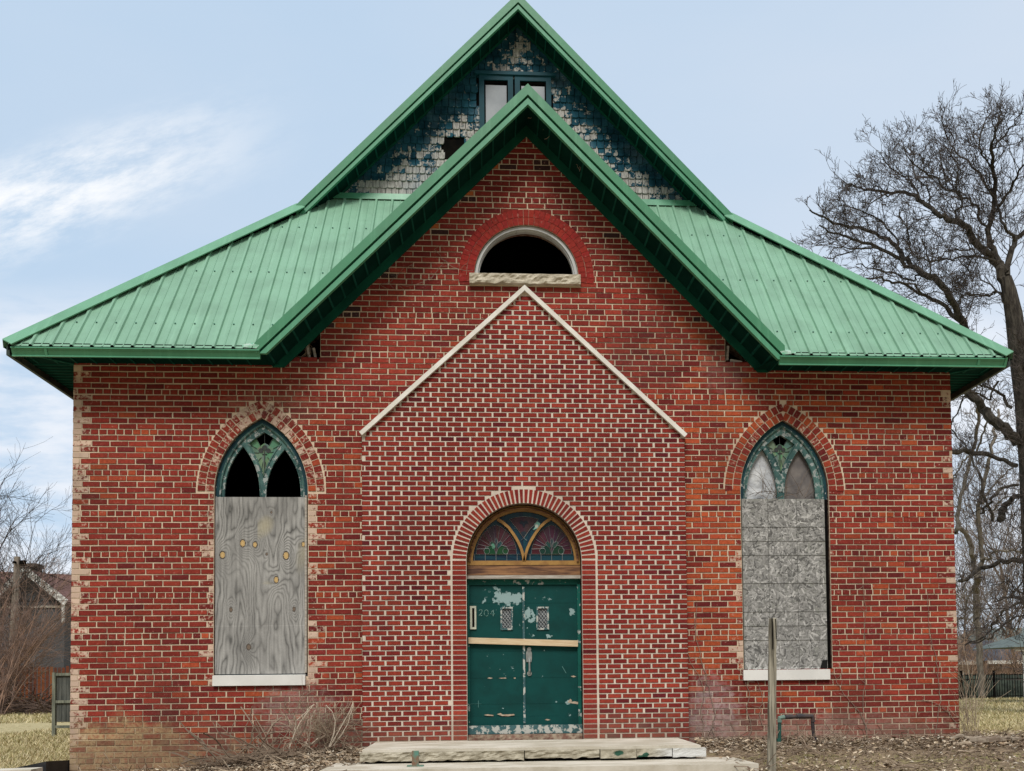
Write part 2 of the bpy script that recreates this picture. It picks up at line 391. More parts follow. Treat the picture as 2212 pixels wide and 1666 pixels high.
# ================================================================== KEY DIMENSIONS (read off the photograph at real depth)
XL, XR = -4.937, 5.95          # front wall
YE = -.53                      # front eave line
HLc = at(8, 742, YE); HRc = at(2187, 768, YE)
ZE = (HLc.z+HRc.z)/2           # roof edge height at the eave
ZS = 4.985                     # flat soffit height
XEL, XER = HLc.x, HRc.x
APm = at(1119, -13, 1.72); FLm = at(640, 443, 1.72); FRm = at(1582, 466, 1.72)   # main rake, outer edge
zf = (FLm.z+FRm.z)/2; FLm.z = FRm.z = zf
APc = at(1140, 183, YE); FLc = at(550, 743, YE); FRc = at(1694, 748, YE)         # cross gable rake, outer edge
YB = 2.12
ZB = (at(800, 427, YB).z+at(1450, 437, YB).z)/2    # foot of shingled gablet
MS = (ZB-ZE)/(YB-YE)           # skirt slope
def skirt_z(y): return ZE+MS*(y-YE)
skn = Vector((0, -MS, 1)).normalized()
mcL = (APc.z-FLc.z)/(APc.x-FLc.x); mcR = (APc.z-FRc.z)/(FRc.x-APc.x)
mmL = (APm.z-FLm.z)/(APm.x-FLm.x); mmR = (APm.z-FRm.z)/(FRm.x-APm.x)
print('dims', ZE, zf, APm, APc, FLc, FRc, ZB, MS, mcL, mcR, mmL, mmR)
def crossz(x): return APc.z-(APc.x-x)*mcL if x < APc.x else APc.z-(x-APc.x)*mcR
def mainz(x): return APm.z-(APm.x-x)*mmL if x < APm.x else APm.z-(x-APm.x)*mmR
ZG = -.25                      # foot of the walls, below ground
church = empty('church', (0, 0, 0), 'red brick church with green metal roofs, boarded pointed windows and a green double door', 'church')

# openings in the front wall
wl = gothic(at(463,1075).x, at(665,1075).x, at(560,1062).z, at(568,903).z, at(560,1462).z)
wr = gothic(at(1600,1080).x, at(1790,1080).x, at(1690,1062).z, at(1690,908).z, at(1700,1450).z)
hc = (at(1025,597).x+at(1249,598).x)/2; hr = (at(1249,598).x-at(1025,597).x)/2; hz = at(1137,597).z
half = arc(hc, hz, hr, 0, 180, 28)
GT = .245                      # vertical depth of cross gable trim
def gline(x): return crossz(x)-.17    # where the cross-gable soffit meets the wall (hidden by the frieze)
holeL = [(at(628,776).x, at(640,776).z), (at(692,776).x, at(640,776).z), (at(692,700).x, at(692,706).z), (at(628,700).x, gline(at(628,776).x)-.02)]
hx0, hx1 = at(1567,784).x, at(1650,784).x
holeR = [(hx0, at(1600,784).z), (hx1, at(1600,784).z), (hx1, gline(hx1)-.02), (hx0, at(1567,728).z)]
holeL[3] = (holeL[3][0], max(holeL[0][1]+.08, holeL[3][1]))
# door opening (in the facing and the wall)
YV = -.11
dcx = (O(1145,1420,YV).x+O(1428,1420,YV).x)/2; dr = (O(1428,1420,YV).x-O(1145,1420,YV).x)/2
dcz = at(1133,1210.5,YV).z; zstep = at(1100,1598).z
door_open = [(dcx-dr, zstep-.02)]+list(reversed(arc(dcx, dcz, dr, 0, 180, 32)))+[(dcx+dr, zstep-.02)]
door_open_w = [(dcx-dr-.02, zstep-.02)]+list(reversed(arc(dcx, dcz, dr+.02, 0, 180, 32)))+[(dcx+dr+.02, zstep-.02)]
V = dict(xl=at(782,930,YV).x, xr=at(1478,935,YV).x, zs=at(780,930,YV).z, ap=at(1133,622,YV))
vz = (at(781,932,YV).z+at(1475,936,YV).z)/2
ven = [(V['xl'], ZG), (V['xl'], vz), (V['ap'].x, V['ap'].z), (V['xr'], vz), (V['xr'], ZG)]

# ------------------------------------------------------------------ front wall: mortar sheet with holes, every brick in relief
def lerp3(a, b, t): return tuple(a[i]+(b[i]-a[i])*t for i in range(3))
DARKB = [(1011,428,22,9),(932,501,22,9),(832,588,24,10),(747,673,30,10),(1517,690,22,9),(1339,512,22,9),(1100,357,16,8),(1440,602,22,9),(1165,360,14,10),(700,700,16,12)]
ORNGB = [(1065,360,9,5),(1013,414,16,6),(984,436,9,5),(930,490,14,6),(849,569,12,6)]
def boxes(l):
    out = []
    for x, y, a, b in l:
        p = at(x, y); out.append((p.x, p.z, a/176, b/176))
    return out
DB, OB = boxes(DARKB), boxes(ORNGB)
def brick_col(x, z, rg):
    for bx, bz, a, b in OB:
        if abs(x-bx) < a and abs(z-bz) < b: return (.50, .14, .045)
    for bx, bz, a, b in DB:
        if abs(x-bx) < a and abs(z-bz) < b: return (.050, .022, .022)
    deep = (.195, .026, .020); mar = (.130, .018, .018); org = (.40, .082, .030); red = (.275, .040, .025)
    n = mn.noise(Vector((x*.55, 3, z*.55)))
    o = .02+.30*n
    o += .75*math.exp(-((x-2.85)/.55)**2)*math.exp(-((z-2.6)/1.5)**2) + .30*math.exp(-((x+1.95)/.45)**2)*math.exp(-((z-2.9)/1.2)**2)
    o += .45*math.exp(-((x-3.9)/1.7)**2)*math.exp(-((z-4.35)/.35)**2)+.25*math.exp(-((x-5.2)/.6)**2)*math.exp(-((z-3)/1.2)**2)
    if z > 5.6: o -= .15
    u = rg.random(); t = rg.random()
    if u < max(0, o)*1.25: c = lerp3(red, org, min(1, .25+t*(.4+o)))
    elif u > .84: c = lerp3(mar, deep, t)
    else: c = lerp3(deep, red, t)
    if z > 6.2: c = lerp3(c, mar, .35)
    k = (.88+.24*rg.random())*(1+.22*mn.noise(Vector((x*1.1, 12, z*1.1))))
    return tuple(v*k for v in c)
glw = at(568,903); grw = at(1690,908)
def smear(x, z):
    s = 0
    q = mn.noise(Vector((x*3, 1, z*5)))
    s = max(s, .92-(x-XL-.02)*4.8+.65*q if z < 4.95 else 0)
    s = max(s, .72-(XR-x)*6+.7*q)
    # beside the windows
    for xs, sg, zz0, zz1, k in ((wl[0][0], -1, 1.1, 4, .8), (wl[-1][0], 1, 1.1, 4, .9), (wr[0][0], -1, 1.2, 3.9, .75), (wr[-1][0], 1, 1.2, 3.5, .45)):
        dd = (x-xs)*sg
        if zz0 < z < zz1 and dd > -.12: s = max(s, k*.85-dd*4.0+.8*q)
    for (gx, gz, k) in ((glw.x, glw.z, .85), (grw.x, grw.z, .3)):
        s = max(s, k-math.hypot((x-gx)/.75, (z-gz-.12)/.4)*1.5+.3*q)
    s = max(s, .25-abs(z-4.1)*.2 if False else s)
    return max(.10, min(1, s))
PITCH, BH, BL, HLn, JT = .0705, .0565, .2025, .0860, .0130
def lay(mb, courses, intervals, colf, smf, y_face, y_back, header=lambda i: False, stretch=BL, head=HLn, joint=JT, bh=BH, jit=.0022, seed=1, half_shift=.5, rot=0.0):
    rg = random.Random(seed)
    for i, z in courses:
        ivs = intervals(z+bh/2)
        L = head if header(i) else stretch
        pitch = L+joint
        off = (i % 2)*half_shift*pitch + (rg.random()*.03 if jit else 0)
        for (a, b, axl, axr) in ivs:
            x = math.floor((a-off)/pitch)*pitch+off
            while x < b:
                l = L*(1+(rg.random()-.5)*(.06 if jit else 0))
                x0 = max(x, a); x1 = min(x+l, b)
                if x0 > a+.001 and x0-a < .034: x0 = a+(0 if axl else .004)
                if b-x1 < .034 and b-x1 > .001: x1 = b
                if x1-x0 > .018:
                    cx = (x0+x1)/2
                    c = colf(cx, z+bh/2, rg); s = smf(cx, z+bh/2); gg = rg.random(); wz = .007*mn.noise(Vector((cx*.8, i*.37, 1))) if jit > .002 else 0
                    j = [(rg.random()-.5)*2*jit for _ in range(9)]
                    yf = y_face+abs(j[8])*1.2
                    p = [(x0+j[0],yf,z+j[1]),(x1+j[2],yf,z+j[3]),(x1,y_back,z),(x0,y_back,z),(x0+j[4],yf,z+bh+j[5]),(x1+j[6],yf,z+bh+j[7]),(x1,y_back,z+bh),(x0,y_back,z+bh)]
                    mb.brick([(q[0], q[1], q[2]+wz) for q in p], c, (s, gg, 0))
                x += pitch
def offset_poly(poly, d, c):
    out = []
    for x, z in poly:
        v = Vector((x-c[0], z-c[1])); k = (v.length+d)/max(v.length, 1e-6); out.append((c[0]+v.x*k, c[1]+v.y*k))
    return out
RT = .216
def g_params(poly_args):
    xl, xr, zs, za = poly_args; hw = (xr-xl)/2; rise = za-zs; r = (hw*hw+rise*rise)/(2*hw)
    return xl+r, xr-r, zs, r, math.degrees(math.atan2(rise, r-hw))
WLp = (wl[0][0], wl[-1][0], at(560,1062).z, at(568,903).z); WRp = (wr[0][0], wr[-1][0], at(1690,1062).z, at(1690,908).z)
def ring_outer(p, t):
    cl, cr, zs, r, an = g_params(p); ro = r+t
    hw = (p[1]-p[0])/2; ang = math.degrees(math.acos((r-hw)/ro))
    n = 14
    return [(cl-ro*math.cos(R(ang*i/n)), zs+ro*math.sin(R(ang*i/n))) for i in range(n+1)] + [(cr+ro*math.cos(R(ang*(n-i)/n)), zs+ro*math.sin(R(ang*(n-i)/n))) for i in range(1, n+1)]
exclW = []   # (polygon, margin)
exclW += [wl, wr, [(x, z) for x, z in ring_outer(WLp, RT)], ring_outer(WRp, RT)]
halfring = arc(hc, hz-.02, hr+.20, 0, 180, 28)
sillH = [(at(1015,597).x, hz-.125), (at(1253,597).x, hz-.125), (at(1253,597).x, hz), (at(1015,597).x, hz)]
venI = [(V['xl']+.05, ZG), (V['xl']+.05, vz-.08), (V['ap'].x, V['ap'].z-.08), (V['xr']-.05, vz-.08), (V['xr']-.05, ZG)]
exclW += [halfring, sillH, holeL, holeR, venI]
def wall_iv(z):
    if z < ZS+.02: a, b = XL, XR
    else:
        # inside the cross gable
        t = z+.17
        a = APc.x-(APc.z-t)/mcL; b = APc.x+(APc.z-t)/mcR
        if b-a < .08: return []
    ivs = [(a, b, True, True)]
    for p in exclW:
        s = span(p, z)
        if not s: continue
        new = []
        for (u, v, l, r) in ivs:
            if s[1] <= u or s[0] >= v: new.append((u, v, l, r)); continue
            if s[0] > u: new.append((u, s[0]-.006, l, False))
            if s[1] < v: new.append((s[1]+.006, v, False, r))
        ivs = new
    return ivs
zh = at(176, 1465).z          # a header course
def hdr(i): return i % 7 == 0
mb = MB()
nlo = int((zh-ZG)/PITCH)
courses = [(i, zh-BH/2+i*PITCH) for i in range(-nlo, 115) if zh+i*PITCH < APc.z-.2]
outer = [(XL, ZG), (XR, ZG), (XR, ZS+.03)]
xa = APc.x+(APc.z-ZS-.20)/mcR; xb = APc.x-(APc.z-ZS-.20)/mcL
outer += [(xa, ZS+.03), (APc.x, APc.z-.17), (xb, ZS+.03), (XL, ZS+.03)]
outer = list(outer)
half_loop = arc(hc, hz, hr, 0, 180, 28)
mb.plate(outer, [list(reversed(wl)), list(reversed(wr)), list(reversed(half_loop)), list(reversed(holeL)), list(reversed(holeR)), list(reversed(door_open_w))], 0, .30, 0, 2)
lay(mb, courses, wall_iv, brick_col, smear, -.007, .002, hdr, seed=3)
def ring_bricks(mb, cx, cz, r0, r1, a0, a1, w, y0, y1, colf, smf, gap=.011, mi=1, rg=random.Random(5)):
    n = max(2, round(abs(R(a1-a0))*r1/(w+gap))); da = (a1-a0)/n
    for k in range(n):
        b0 = R(a0+da*k); b1 = R(a0+da*(k+1)); g0 = gap/2/r1; g1 = gap/2/r0
        sgn = 1 if da > 0 else -1
        def P(r, an, g): return (cx+r*math.cos(an+g*sgn), cz+r*math.sin(an+g*sgn))
        q = [P(r0, b0, g1), P(r1, b0, g0), P(r1, b1, -g0), P(r0, b1, -g1)]
        if sgn < 0: q = q[::-1]
        mx = sum(p[0] for p in q)/4; mz = sum(p[1] for p in q)/4
        c = colf(mx, mz, rg); s = smf(mx, mz); yf = y0+rg.random()*.002
        j = lambda: (rg.random()-.5)*.003
        fr = [(p[0]+j(), yf, p[1]+j()) for p in q]; bk = [(p[0], y1, p[1]) for p in q]
        # front face: from outside (-y) anticlockwise
        mb.face(fr, mi, c, (s, 0, 0))
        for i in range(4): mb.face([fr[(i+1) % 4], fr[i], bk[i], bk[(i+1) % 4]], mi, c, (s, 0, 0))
def gring(mb, p, smk):
    cl, cr, zs, r, an = g_params(p); hw = (p[1]-p[0])/2
    base = 0
    for k, (ra, rb) in enumerate(((r+.006, r+.096), (r+.108, r+.198))):
        ang = math.degrees(math.acos((r-hw)/((ra+rb)/2)))
        for cx, a0, a1 in ((cl, 180, 180-ang), (cr, 0, ang)):
            ring_bricks(mb, cx, zs, ra, rb, a0, a1, .066, -.010, .002, lambda x, z, g_: brick_col(x, z, g_), smk, .0165)
gring(mb, WLp, lambda x, z: .36+.55*mn.noise(Vector((x*9, 0, z*9)))+.35*max(0, (z-3.95)))
gring(mb, WRp, lambda x, z: .22+.35*mn.noise(Vector((x*6, 0, z*6))))
# painted red ring round the half-round opening
rr = lambda x, z, g_: (.25+.05*g_.random(), .026+.008*g_.random(), .024)
for ra, rb in ((hr+.004, hr+.098), (hr+.103, hr+.197)):
    ring_bricks(mb, hc, hz, ra, rb, -6, 186, .068, -.012, .002, rr, lambda x, z: 0, .004)
fw = mb.build('front_wall', [m_mort, m_brick, m_reveal], church, attr=True)
# side and rear walls (thin strips seen, real bricks as a procedural pattern)
def mat_brickwall(name):
    m, nt, b, co = new_mat(name, .9, .15)
    mp = nn(nt, 'ShaderNodeCombineXYZ'); s = nn(nt, 'ShaderNodeSeparateXYZ'); lk(nt, co, s.inputs[0])
    lk(nt, mth(nt, 'ADD', s.outputs[0], s.outputs[1]), mp.inputs[0]); lk(nt, s.outputs[2], mp.inputs[1])
    t = nn(nt, 'ShaderNodeTexBrick'); lk(nt, mp.outputs[0], t.inputs['Vector'])
    t.inputs['Scale'].default_value = 1; t.inputs['Brick Width'].default_value = .2155; t.inputs['Row Height'].default_value = PITCH
    t.inputs['Mortar Size'].default_value = .006; t.inputs['Color1'].default_value = (.27, .035, .025, 1); t.inputs['Color2'].default_value = (.13, .016, .018, 1)
    t.inputs['Mortar'].default_value = (*MORT, 1); lk(nt, t.outputs['Color'], b.inputs['Base Color'])
    bump(nt, b, t.outputs['Fac'], .4, -.006)
    return m
m_bw = mat_brickwall('side_brick')
YBK = 15.0
for x0, x1 in ((XL, XL+.3), (XR-.3, XR)):
    mb = MB(); mb.box(x0, x1, .30, YBK, ZG, ZS+.05); mb.build('side_wall', m_bw, church)
mb = MB(); mb.box(XL, XR, YBK, YBK+.3, ZG, ZS+.05)
mb.plate([(XEL+.6, ZS+.05), (XER-.6, ZS+.05), (APm.x, APm.z-.3)], [], YBK+.15, YBK+.3); mb.build('rear_wall', m_bw, church)
# dark interior: floor, inner faces
mb = MB(); mb.box(XL+.3, XR-.3, .3, YBK, .1, .2); mb.build('interior_floor', m_inside, church)
mb = MB()
mb.face([(XL+.31,.31,.2),(XL+.31,YBK,.2),(XL+.31,YBK,ZS+.1),(XL+.31,.31,ZS+.1)]); mb.face([(XR-.31,.31,.2),(XR-.31,YBK,.2),(XR-.31,YBK,ZS+.1),(XR-.31,.31,ZS+.1)])
mb.face([(XL+.31,3.5,.2),(XR-.31,3.5,.2),(XR-.31,3.5,ZS+.1),(XL+.31,3.5,ZS+.1)])
mb.face([(XL+.31,3.5,ZS+.12),(XR-.31,3.5,ZS+.12),(XR-.31,.31,ZS+.12),(XL+.31,.31,ZS+.12)]); mb.build('interior_lining', m_inside, church)

# ------------------------------------------------------------------ brick facing round the entrance
fac = MB()
fac.plate(ven, [list(reversed(door_open))], YV, -.001, 0, 2)
VP_, VBH, VBL, VJ = .0607, .0465, .1600, .0235
ringo = .185
def vcol(x, z, rg):
    a = (.165, .018, .016); b = (.235, .030, .022); t = rg.random(); c = lerp3(a, b, t)
    if rg.random() < .07: c = (.12, .014, .017)
    hot = math.exp(-((z-1.2)/.9)**2)*.35
    if rg.random() < .25+hot: c = lerp3(c, (.30, .045, .026), .6)
    k = (.85+.28*rg.random())*(1+.35*mn.noise(Vector((x*.8, 8, z*.8)))); return tuple(v*k for v in c)
def ven_iv(z):
    s = span(ven, z)
    if not s: return []
    a, b = s
    if z > vz-.03: a += .05; b -= .05
    if b-a < .1: return []
    w = None
    if z < dcz: w = dr+ringo
    elif z < dcz+dr+ringo: w = math.sqrt(max(0, (dr+ringo+.004)**2-(z-dcz)**2))
    if w is None: return [(a, b, True, True)]
    return [(a, dcx-w-.010, True, False), (dcx+w+.010, b, False, True)]
vc = [(i, zstep+.012+i*VP_) for i in range(-4, 100) if zstep+i*VP_ < V['ap'].z-.12]
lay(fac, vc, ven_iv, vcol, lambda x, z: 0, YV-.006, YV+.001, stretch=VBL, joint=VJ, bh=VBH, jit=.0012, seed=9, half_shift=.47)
rg = random.Random(4)
for i, z in vc:
    if z+VBH < dcz-.005 and z > zstep-.01:
        for x0 in (dcx-dr-.170, dcx+dr+.004):
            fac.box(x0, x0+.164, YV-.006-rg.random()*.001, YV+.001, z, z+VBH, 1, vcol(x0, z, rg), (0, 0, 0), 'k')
ring_bricks(fac, dcx, dcz, dr+.004, dr+.168, 1, 179, .040, YV-.008, YV+.001, vcol, lambda x, z: 0, .021)
facade = fac.build('entrance_facing', [m_vmort, m_vbrick, m_reveal], church, attr=True)
mb = MB()
for sx, xf in ((-1, V['xl']), (1, V['xr'])):
    a = Vector((xf+sx*.03, 0, vz-.02)); b = Vector((V['ap'].x, 0, V['ap'].z+.02)); n = Vector((-(b.z-a.z), 0, b.x-a.x)).normalized()
    if n.z < 0: n = -n
    t = .052
    q = [a-n*t, a, b, Vector((b.x, 0, b.z-t/n.z))]
    for y0, y1, m in ((YV-.05, -.002, 0),):
        v = [Vector((p.x, y0, p.z)) for p in q]+[Vector((p.x, y1, p.z)) for p in q]
        mb.face(v[:4] if sx > 0 else v[:4][::-1]); 
        for i in range(4): mb.face([v[i], v[(i+1) % 4], v[4+(i+1) % 4], v[4+i]])
mb.build('coping', m_coping, facade)

# ------------------------------------------------------------------ roofs
def zx(x):   # interpolation of hip line: returns the y reached by the skirt at x
    if x < FLm.x: return YE+(x-XEL)/(FLm.x-XEL)*(1.69-YE)
    if x > FRm.x: return YE+(XER-x)/(XER-FRm.x)*(1.69-YE)
    if x < FLm.x+.25: return 1.69+(YB-1.69)*(x-FLm.x)/.25
    if x > FRm.x-.25: return 1.69+(YB-1.69)*(FRm.x-x)/.25
    return YB
YR = YE+(APc.z-ZE)/MS        # where the cross ridge meets the skirt plane
def ylow(x):
    if FLc.x < x < FRc.x:
        z = crossz(x)-.02
        return max(YE, YE+(z-ZE)/MS)
    return YE-.03
prof = [(0, 0), (.010, .024), (.036, .024), (.047, 0), (.128, 0), (.133, .006), (.143, .006), (.148, 0)]
mb = MB(); xs = []
x = XEL+.06; 
while x < XER:
    for dx, h in prof: xs.append((x+dx, h))
    x += .2286
xs = [q for q in xs if q[0] < XER-.05]
def skp(x, y, h): p = Vector((x, y, skirt_z(y))); return p+skn*h
for (xa_, ha), (xb_, hb) in zip(xs[:-1], xs[1:]):
    ya0, ya1, yb0, yb1 = ylow(xa_), zx(xa_), ylow(xb_), zx(xb_)
    if ya1-ya0 < .02 and yb1-yb0 < .02: continue
    ya1 = max(ya1, ya0); yb1 = max(yb1, yb0)
    mb.face([skp(xa_, ya0, ha), skp(xb_, yb0, hb), skp(xb_, yb1, hb), skp(xa_, ya1, ha)], 0)
# closing strip under the panels (dark foam closure)
for (x0, x1) in ((XEL+.05, FLc.x), (FRc.x, XER-.05)):
    mb.face([(x0, YE-.012, ZE-.08), (x1, YE-.012, ZE-.08), (x1, YE+.0, ZE+.010), (x0, YE+.0, ZE+.010)], 1)
for k, yy in enumerate((-.22, .62, 1.45)):
    x = XEL+.06+.17
    while x < XER:
        if ylow(x)+.05 < yy < zx(x)-.08:
            p = skp(x, yy, .004); r_ = .011
            pts = [p+Vector((math.cos(a)*r_, math.sin(a)*r_*.66, math.sin(a)*r_*.75)) for a in [i*math.pi/3 for i in range(6)]]
            mb.face([q+skn*.008 for q in pts], 2)
            for i in range(6): mb.face([pts[i], pts[(i+1) % 6], pts[(i+1) % 6]+skn*.008, pts[i]+skn*.008], 2)
        x += .2286
m_screw = simple('screw_heads', (.05, .18, .12), (.03, .08, .06), 10, .5)
skirt = mb.build('skirt_roof', [m_roof, m_inside, m_screw], church)
# deck under the panels so no light leaks
mb = MB()
for pl in ([(XEL+.05,YE),(FLc.x+.02,YE),(APc.x,YR),(APc.x,YB),(FLm.x+.25,YB),(FLm.x,1.69)], [(FRc.x-.02,YE),(XER-.05,YE),(FRm.x,1.69),(FRm.x-.25,YB),(APc.x,YB),(APc.x,YR)]):
    mb.face([(x, y, skirt_z(y)-.02) for x, y in pl])
mb.build('roof_deck', m_inside, skirt)
# hip caps
m_cap = mat_metal('green_cap_flashing', (.13, .33, .20), .55, .08)
def strip(mb, a, b, offs, m=0):
    """prism from a to b with a cross-section given as offset vectors"""
    n = len(offs)
    A = [a+o for o in offs]; B = [b+o for o in offs]
    for i in range(n): mb.face([A[i], A[(i+1) % n], B[(i+1) % n], B[i]], m)
    mb.face(A[::-1], m); mb.face(B, m)
for sx, xe, ft in ((1, XEL, FLm), (-1, XER, FRm)):
    mb = MB()
    a = Vector((xe-sx*.01, YE-.01, ZE)); b = Vector((ft.x, 1.74, ft.z-.005)); h = (b-a).normalized()
    inn = skn.cross(h)*(-sx); inn = inn if inn.x*sx > 0 else -inn; inn.normalize()
    sn = Vector((-sx*mmL, 0, 1)).normalized(); out = sn.cross(h); out = out if out.y > 0 else -out; out.normalize()
    lift = Vector((0, 0, .05)); t = Vector((0, 0, -.010))
    strip(mb, a+lift, b+lift, [Vector((0,0,0)), inn*.165, inn*.165+skn*-.014, inn*.16+skn*-.014+Vector((0,0,0)), t, ])
    strip(mb, a+lift, b+lift, [Vector((0,0,.001)), out*.15, out*.15+t, t*1.1])
    mb.build('hip_cap', m_cap, skirt)
# main roof side planes
mr = MB()
eb = YBK+.8
slL = (FLm.z-ZE)/(FLm.x-XEL); slR = (FRm.z-ZE)/(XER-FRm.x)
for sx, xe, ft in ((1, XEL, FLm), (-1, XER, FRm)):
    A = Vector((xe, YE, ZE)); B = Vector((ft.x, 1.74, ft.z)); C_ = Vector((APm.x, 1.74, APm.z)); D_ = Vector((APm.x, eb, APm.z)); E_ = Vector((xe, eb, ZE)); F2 = Vector((ft.x, eb, ft.z))
    for q in ([A, B, F2, E_], [B, C_, D_, F2]):
        mr.face(q, 0); mr.face([p-Vector((0, 0, .05)) for p in q][::-1], 1)
main_roof = mr.build('main_roof', [m_roof, m_soffit], church)
def rake(parent, ap, foots, y0, ywall, g1, g2, gd, fr, ext=0.0, ribs=True, zc=None):
    """trim of a gable: light cap flange, dark line, lower fascia, ribbed soffit, frieze on the wall"""
    for (ft, sx) in foots:
        a = Vector((ft.x, 0, ft.z)); b = Vector((ap.x, 0, ap.z)); d = (b-a).normalized()
        a = a-d*ext
        sl_ = (b.z-ft.z)/abs(b.x-ft.x)
        def foot(t, cut=True):
            z = a.z-t; x = a.x
            if cut and zc is not None and z < zc: x -= sx*0; x = a.x-sx*(-1)*0+(-sx)*(zc-z)/sl_*1.0; z = zc
            return x, z
        def band(mb, t0, t1, ya, yb_, m=0, cut=True):
            q = [foot(t0, cut), (b.x, b.z-t0), (b.x, b.z-t1), foot(t1, cut)]
            v0 = [Vector((x, ya, z)) for x, z in q]; v1 = [Vector((x, yb_, z)) for x, z in q]
            mb.face(v0 if sx < 0 else v0[::-1], m)
            for i in range(4): mb.face([v0[i], v0[(i+1) % 4], v1[(i+1) % 4], v1[i]], m)
        mb = MB()
        band(mb, 0, g1, y0-.025, y0+.09, 0)       # upper flange
        # flange sloping back onto the roof
        mb.face([Vector((a.x, y0-.025, a.z)), Vector((b.x, y0-.025, b.z)), Vector((b.x, y0+.14, b.z+.012)), Vector((a.x, y0+.14, a.z+.012))])
        band(mb, g1+.001, g2-.001, y0+.012, y0+.08, 1)   # recessed dark line in the darker green
        band(mb, g2, gd, y0-.006, y0+.05, 2)       # lower fascia
        mb.build('rake_trim', [m_trim, m_frieze, m_gutter], parent)
        # soffit following the slope
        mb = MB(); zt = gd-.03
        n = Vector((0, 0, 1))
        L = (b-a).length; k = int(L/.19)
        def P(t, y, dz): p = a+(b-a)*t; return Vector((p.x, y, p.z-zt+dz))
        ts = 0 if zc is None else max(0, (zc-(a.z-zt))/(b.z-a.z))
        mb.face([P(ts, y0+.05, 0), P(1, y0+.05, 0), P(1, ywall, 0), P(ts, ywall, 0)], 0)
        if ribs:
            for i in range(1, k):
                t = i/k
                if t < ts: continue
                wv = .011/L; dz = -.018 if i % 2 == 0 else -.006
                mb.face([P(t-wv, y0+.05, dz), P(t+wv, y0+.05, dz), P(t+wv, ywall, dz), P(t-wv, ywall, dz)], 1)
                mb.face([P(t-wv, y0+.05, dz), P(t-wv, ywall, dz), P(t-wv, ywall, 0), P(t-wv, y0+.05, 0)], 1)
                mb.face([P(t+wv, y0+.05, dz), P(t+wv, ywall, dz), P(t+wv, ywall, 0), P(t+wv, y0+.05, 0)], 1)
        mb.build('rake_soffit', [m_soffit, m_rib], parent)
        if fr:
            mb = MB(); band(mb, zt+.0, zt+fr, ywall-.035, ywall-.009, 0); mb.build('frieze_board', m_frieze, parent)
rake(main_roof, APm, ((FLm, -1), (FRm, 1)), 1.72, YB, .135, .160, .225, .035, 0.0)
# cross gable roof
cg = MB()
Rb = Vector((APc.x, YR, APc.z))
for ft in (FLc, FRc):
    f = Vector((ft.x, YE, ft.z)); A = Vector((APc.x, YE, APc.z))
    fb = Vector((ft.x, YE, ft.z))
    vv = Vector((ft.x, YE+(ft.z-ZE)/MS, ft.z))
    cg.face([A, f, vv, Rb], 0); cg.face([p-Vector((0, 0, .03)) for p in (A, f, vv, Rb)], 1)
cross = cg.build('cross_gable_roof', [m_roof, m_soffit], church)
rake(cross, APc, ((FLc, -1), (FRc, 1)), YE, -.002, .135, .165, GT, .135, 0, True, ZS-.03)
# the two crimped ends where the cross gable dies into the eave
m_crimp = simple('crimped_flashing', (.40, .50, .44), (.10, .34, .20), 14, .45, .4)
for ft, sx in ((FLc, -1), (FRc, 1)):
    mb = MB(); x = ft.x-sx*.03
    mb.face([(x, YE-.032, ZE-.035), (x+sx*.16, YE-.034, ZE-.02), (x+sx*.17, YE-.015, ZE+.015), (x+sx*.07, YE+.01, ZE+.045), (x-sx*.05, YE-.02, ZE+.04)])
    mb.build('crimped_flashing', m_crimp, cross)
# flashing at foot of gablet wall
mb = MB(); yb0 = YB-.10
xa0, xb0 = FLm.x+.12, FRm.x-.12
zz = skirt_z(yb0)+.035
mb.hexa([(xa0, yb0, zz), (xb0, yb0, zz), (xb0, YB, zz+.04), (xa0, YB, zz+.04), (xa0+.1, yb0+.03, zz+.10), (xb0-.1, yb0+.03, zz+.10), (xb0-.1, YB, zz+.13), (xa0+.1, YB, zz+.13)])
mb.build('wall_flashing', m_gutter, skirt)
# gutters + flat soffits
FH = .115
for x0, x1, jl in ((XEL+.09, FLc.x+.06, 0), (FRc.x-.06, XER-.09, 1)):
    mb = MB()
    z1 = ZE-.048; z0 = z1-FH+.030
    mb.hexa([(x0,YE+.02,z0),(x1,YE+.02,z0),(x1,YE+.06,z0),(x0,YE+.06,z0),(x0,YE-.03,z1),(x1,YE-.03,z1),(x1,YE+.06,z1),(x0,YE+.06,z1)])
    mb.box(x0, x1, YE-.036, YE-.024, z1-.012, z1+.002); mb.box(x0, x1, YE+.006, YE+.03, z0-.012, z0+.004)
    for xj in ((x0+.37,) if jl == 0 else (x1-.36, x1-.02)):
        mb.hexa([(xj,YE+.008,z0-.006),(xj+.03,YE+.008,z0-.006),(xj+.03,YE+.03,z0-.006),(xj,YE+.03,z0-.006),(xj,YE-.042,z1+.008),(xj+.03,YE-.042,z1+.008),(xj+.03,YE+.0,z1+.008),(xj,YE+.0,z1+.008)])
    mb.build('gutter', m_gutter, church)
m_fasciadark = simple('dark_side_fascia', (.03, .05, .045), (.06, .07, .06), 8, .6)
for x0, x1 in ((XEL+.02, XEL+.06), (XER-.06, XER-.02)):
    mb = MB(); mb.box(x0, x1, YE+.02, eb, ZE-.13, ZE-.02); mb.build('side_fascia', m_fasciadark, church)
zs_ = ZS; sL, sR = at(556, 765, YE).x, at(1679, 778, YE).x
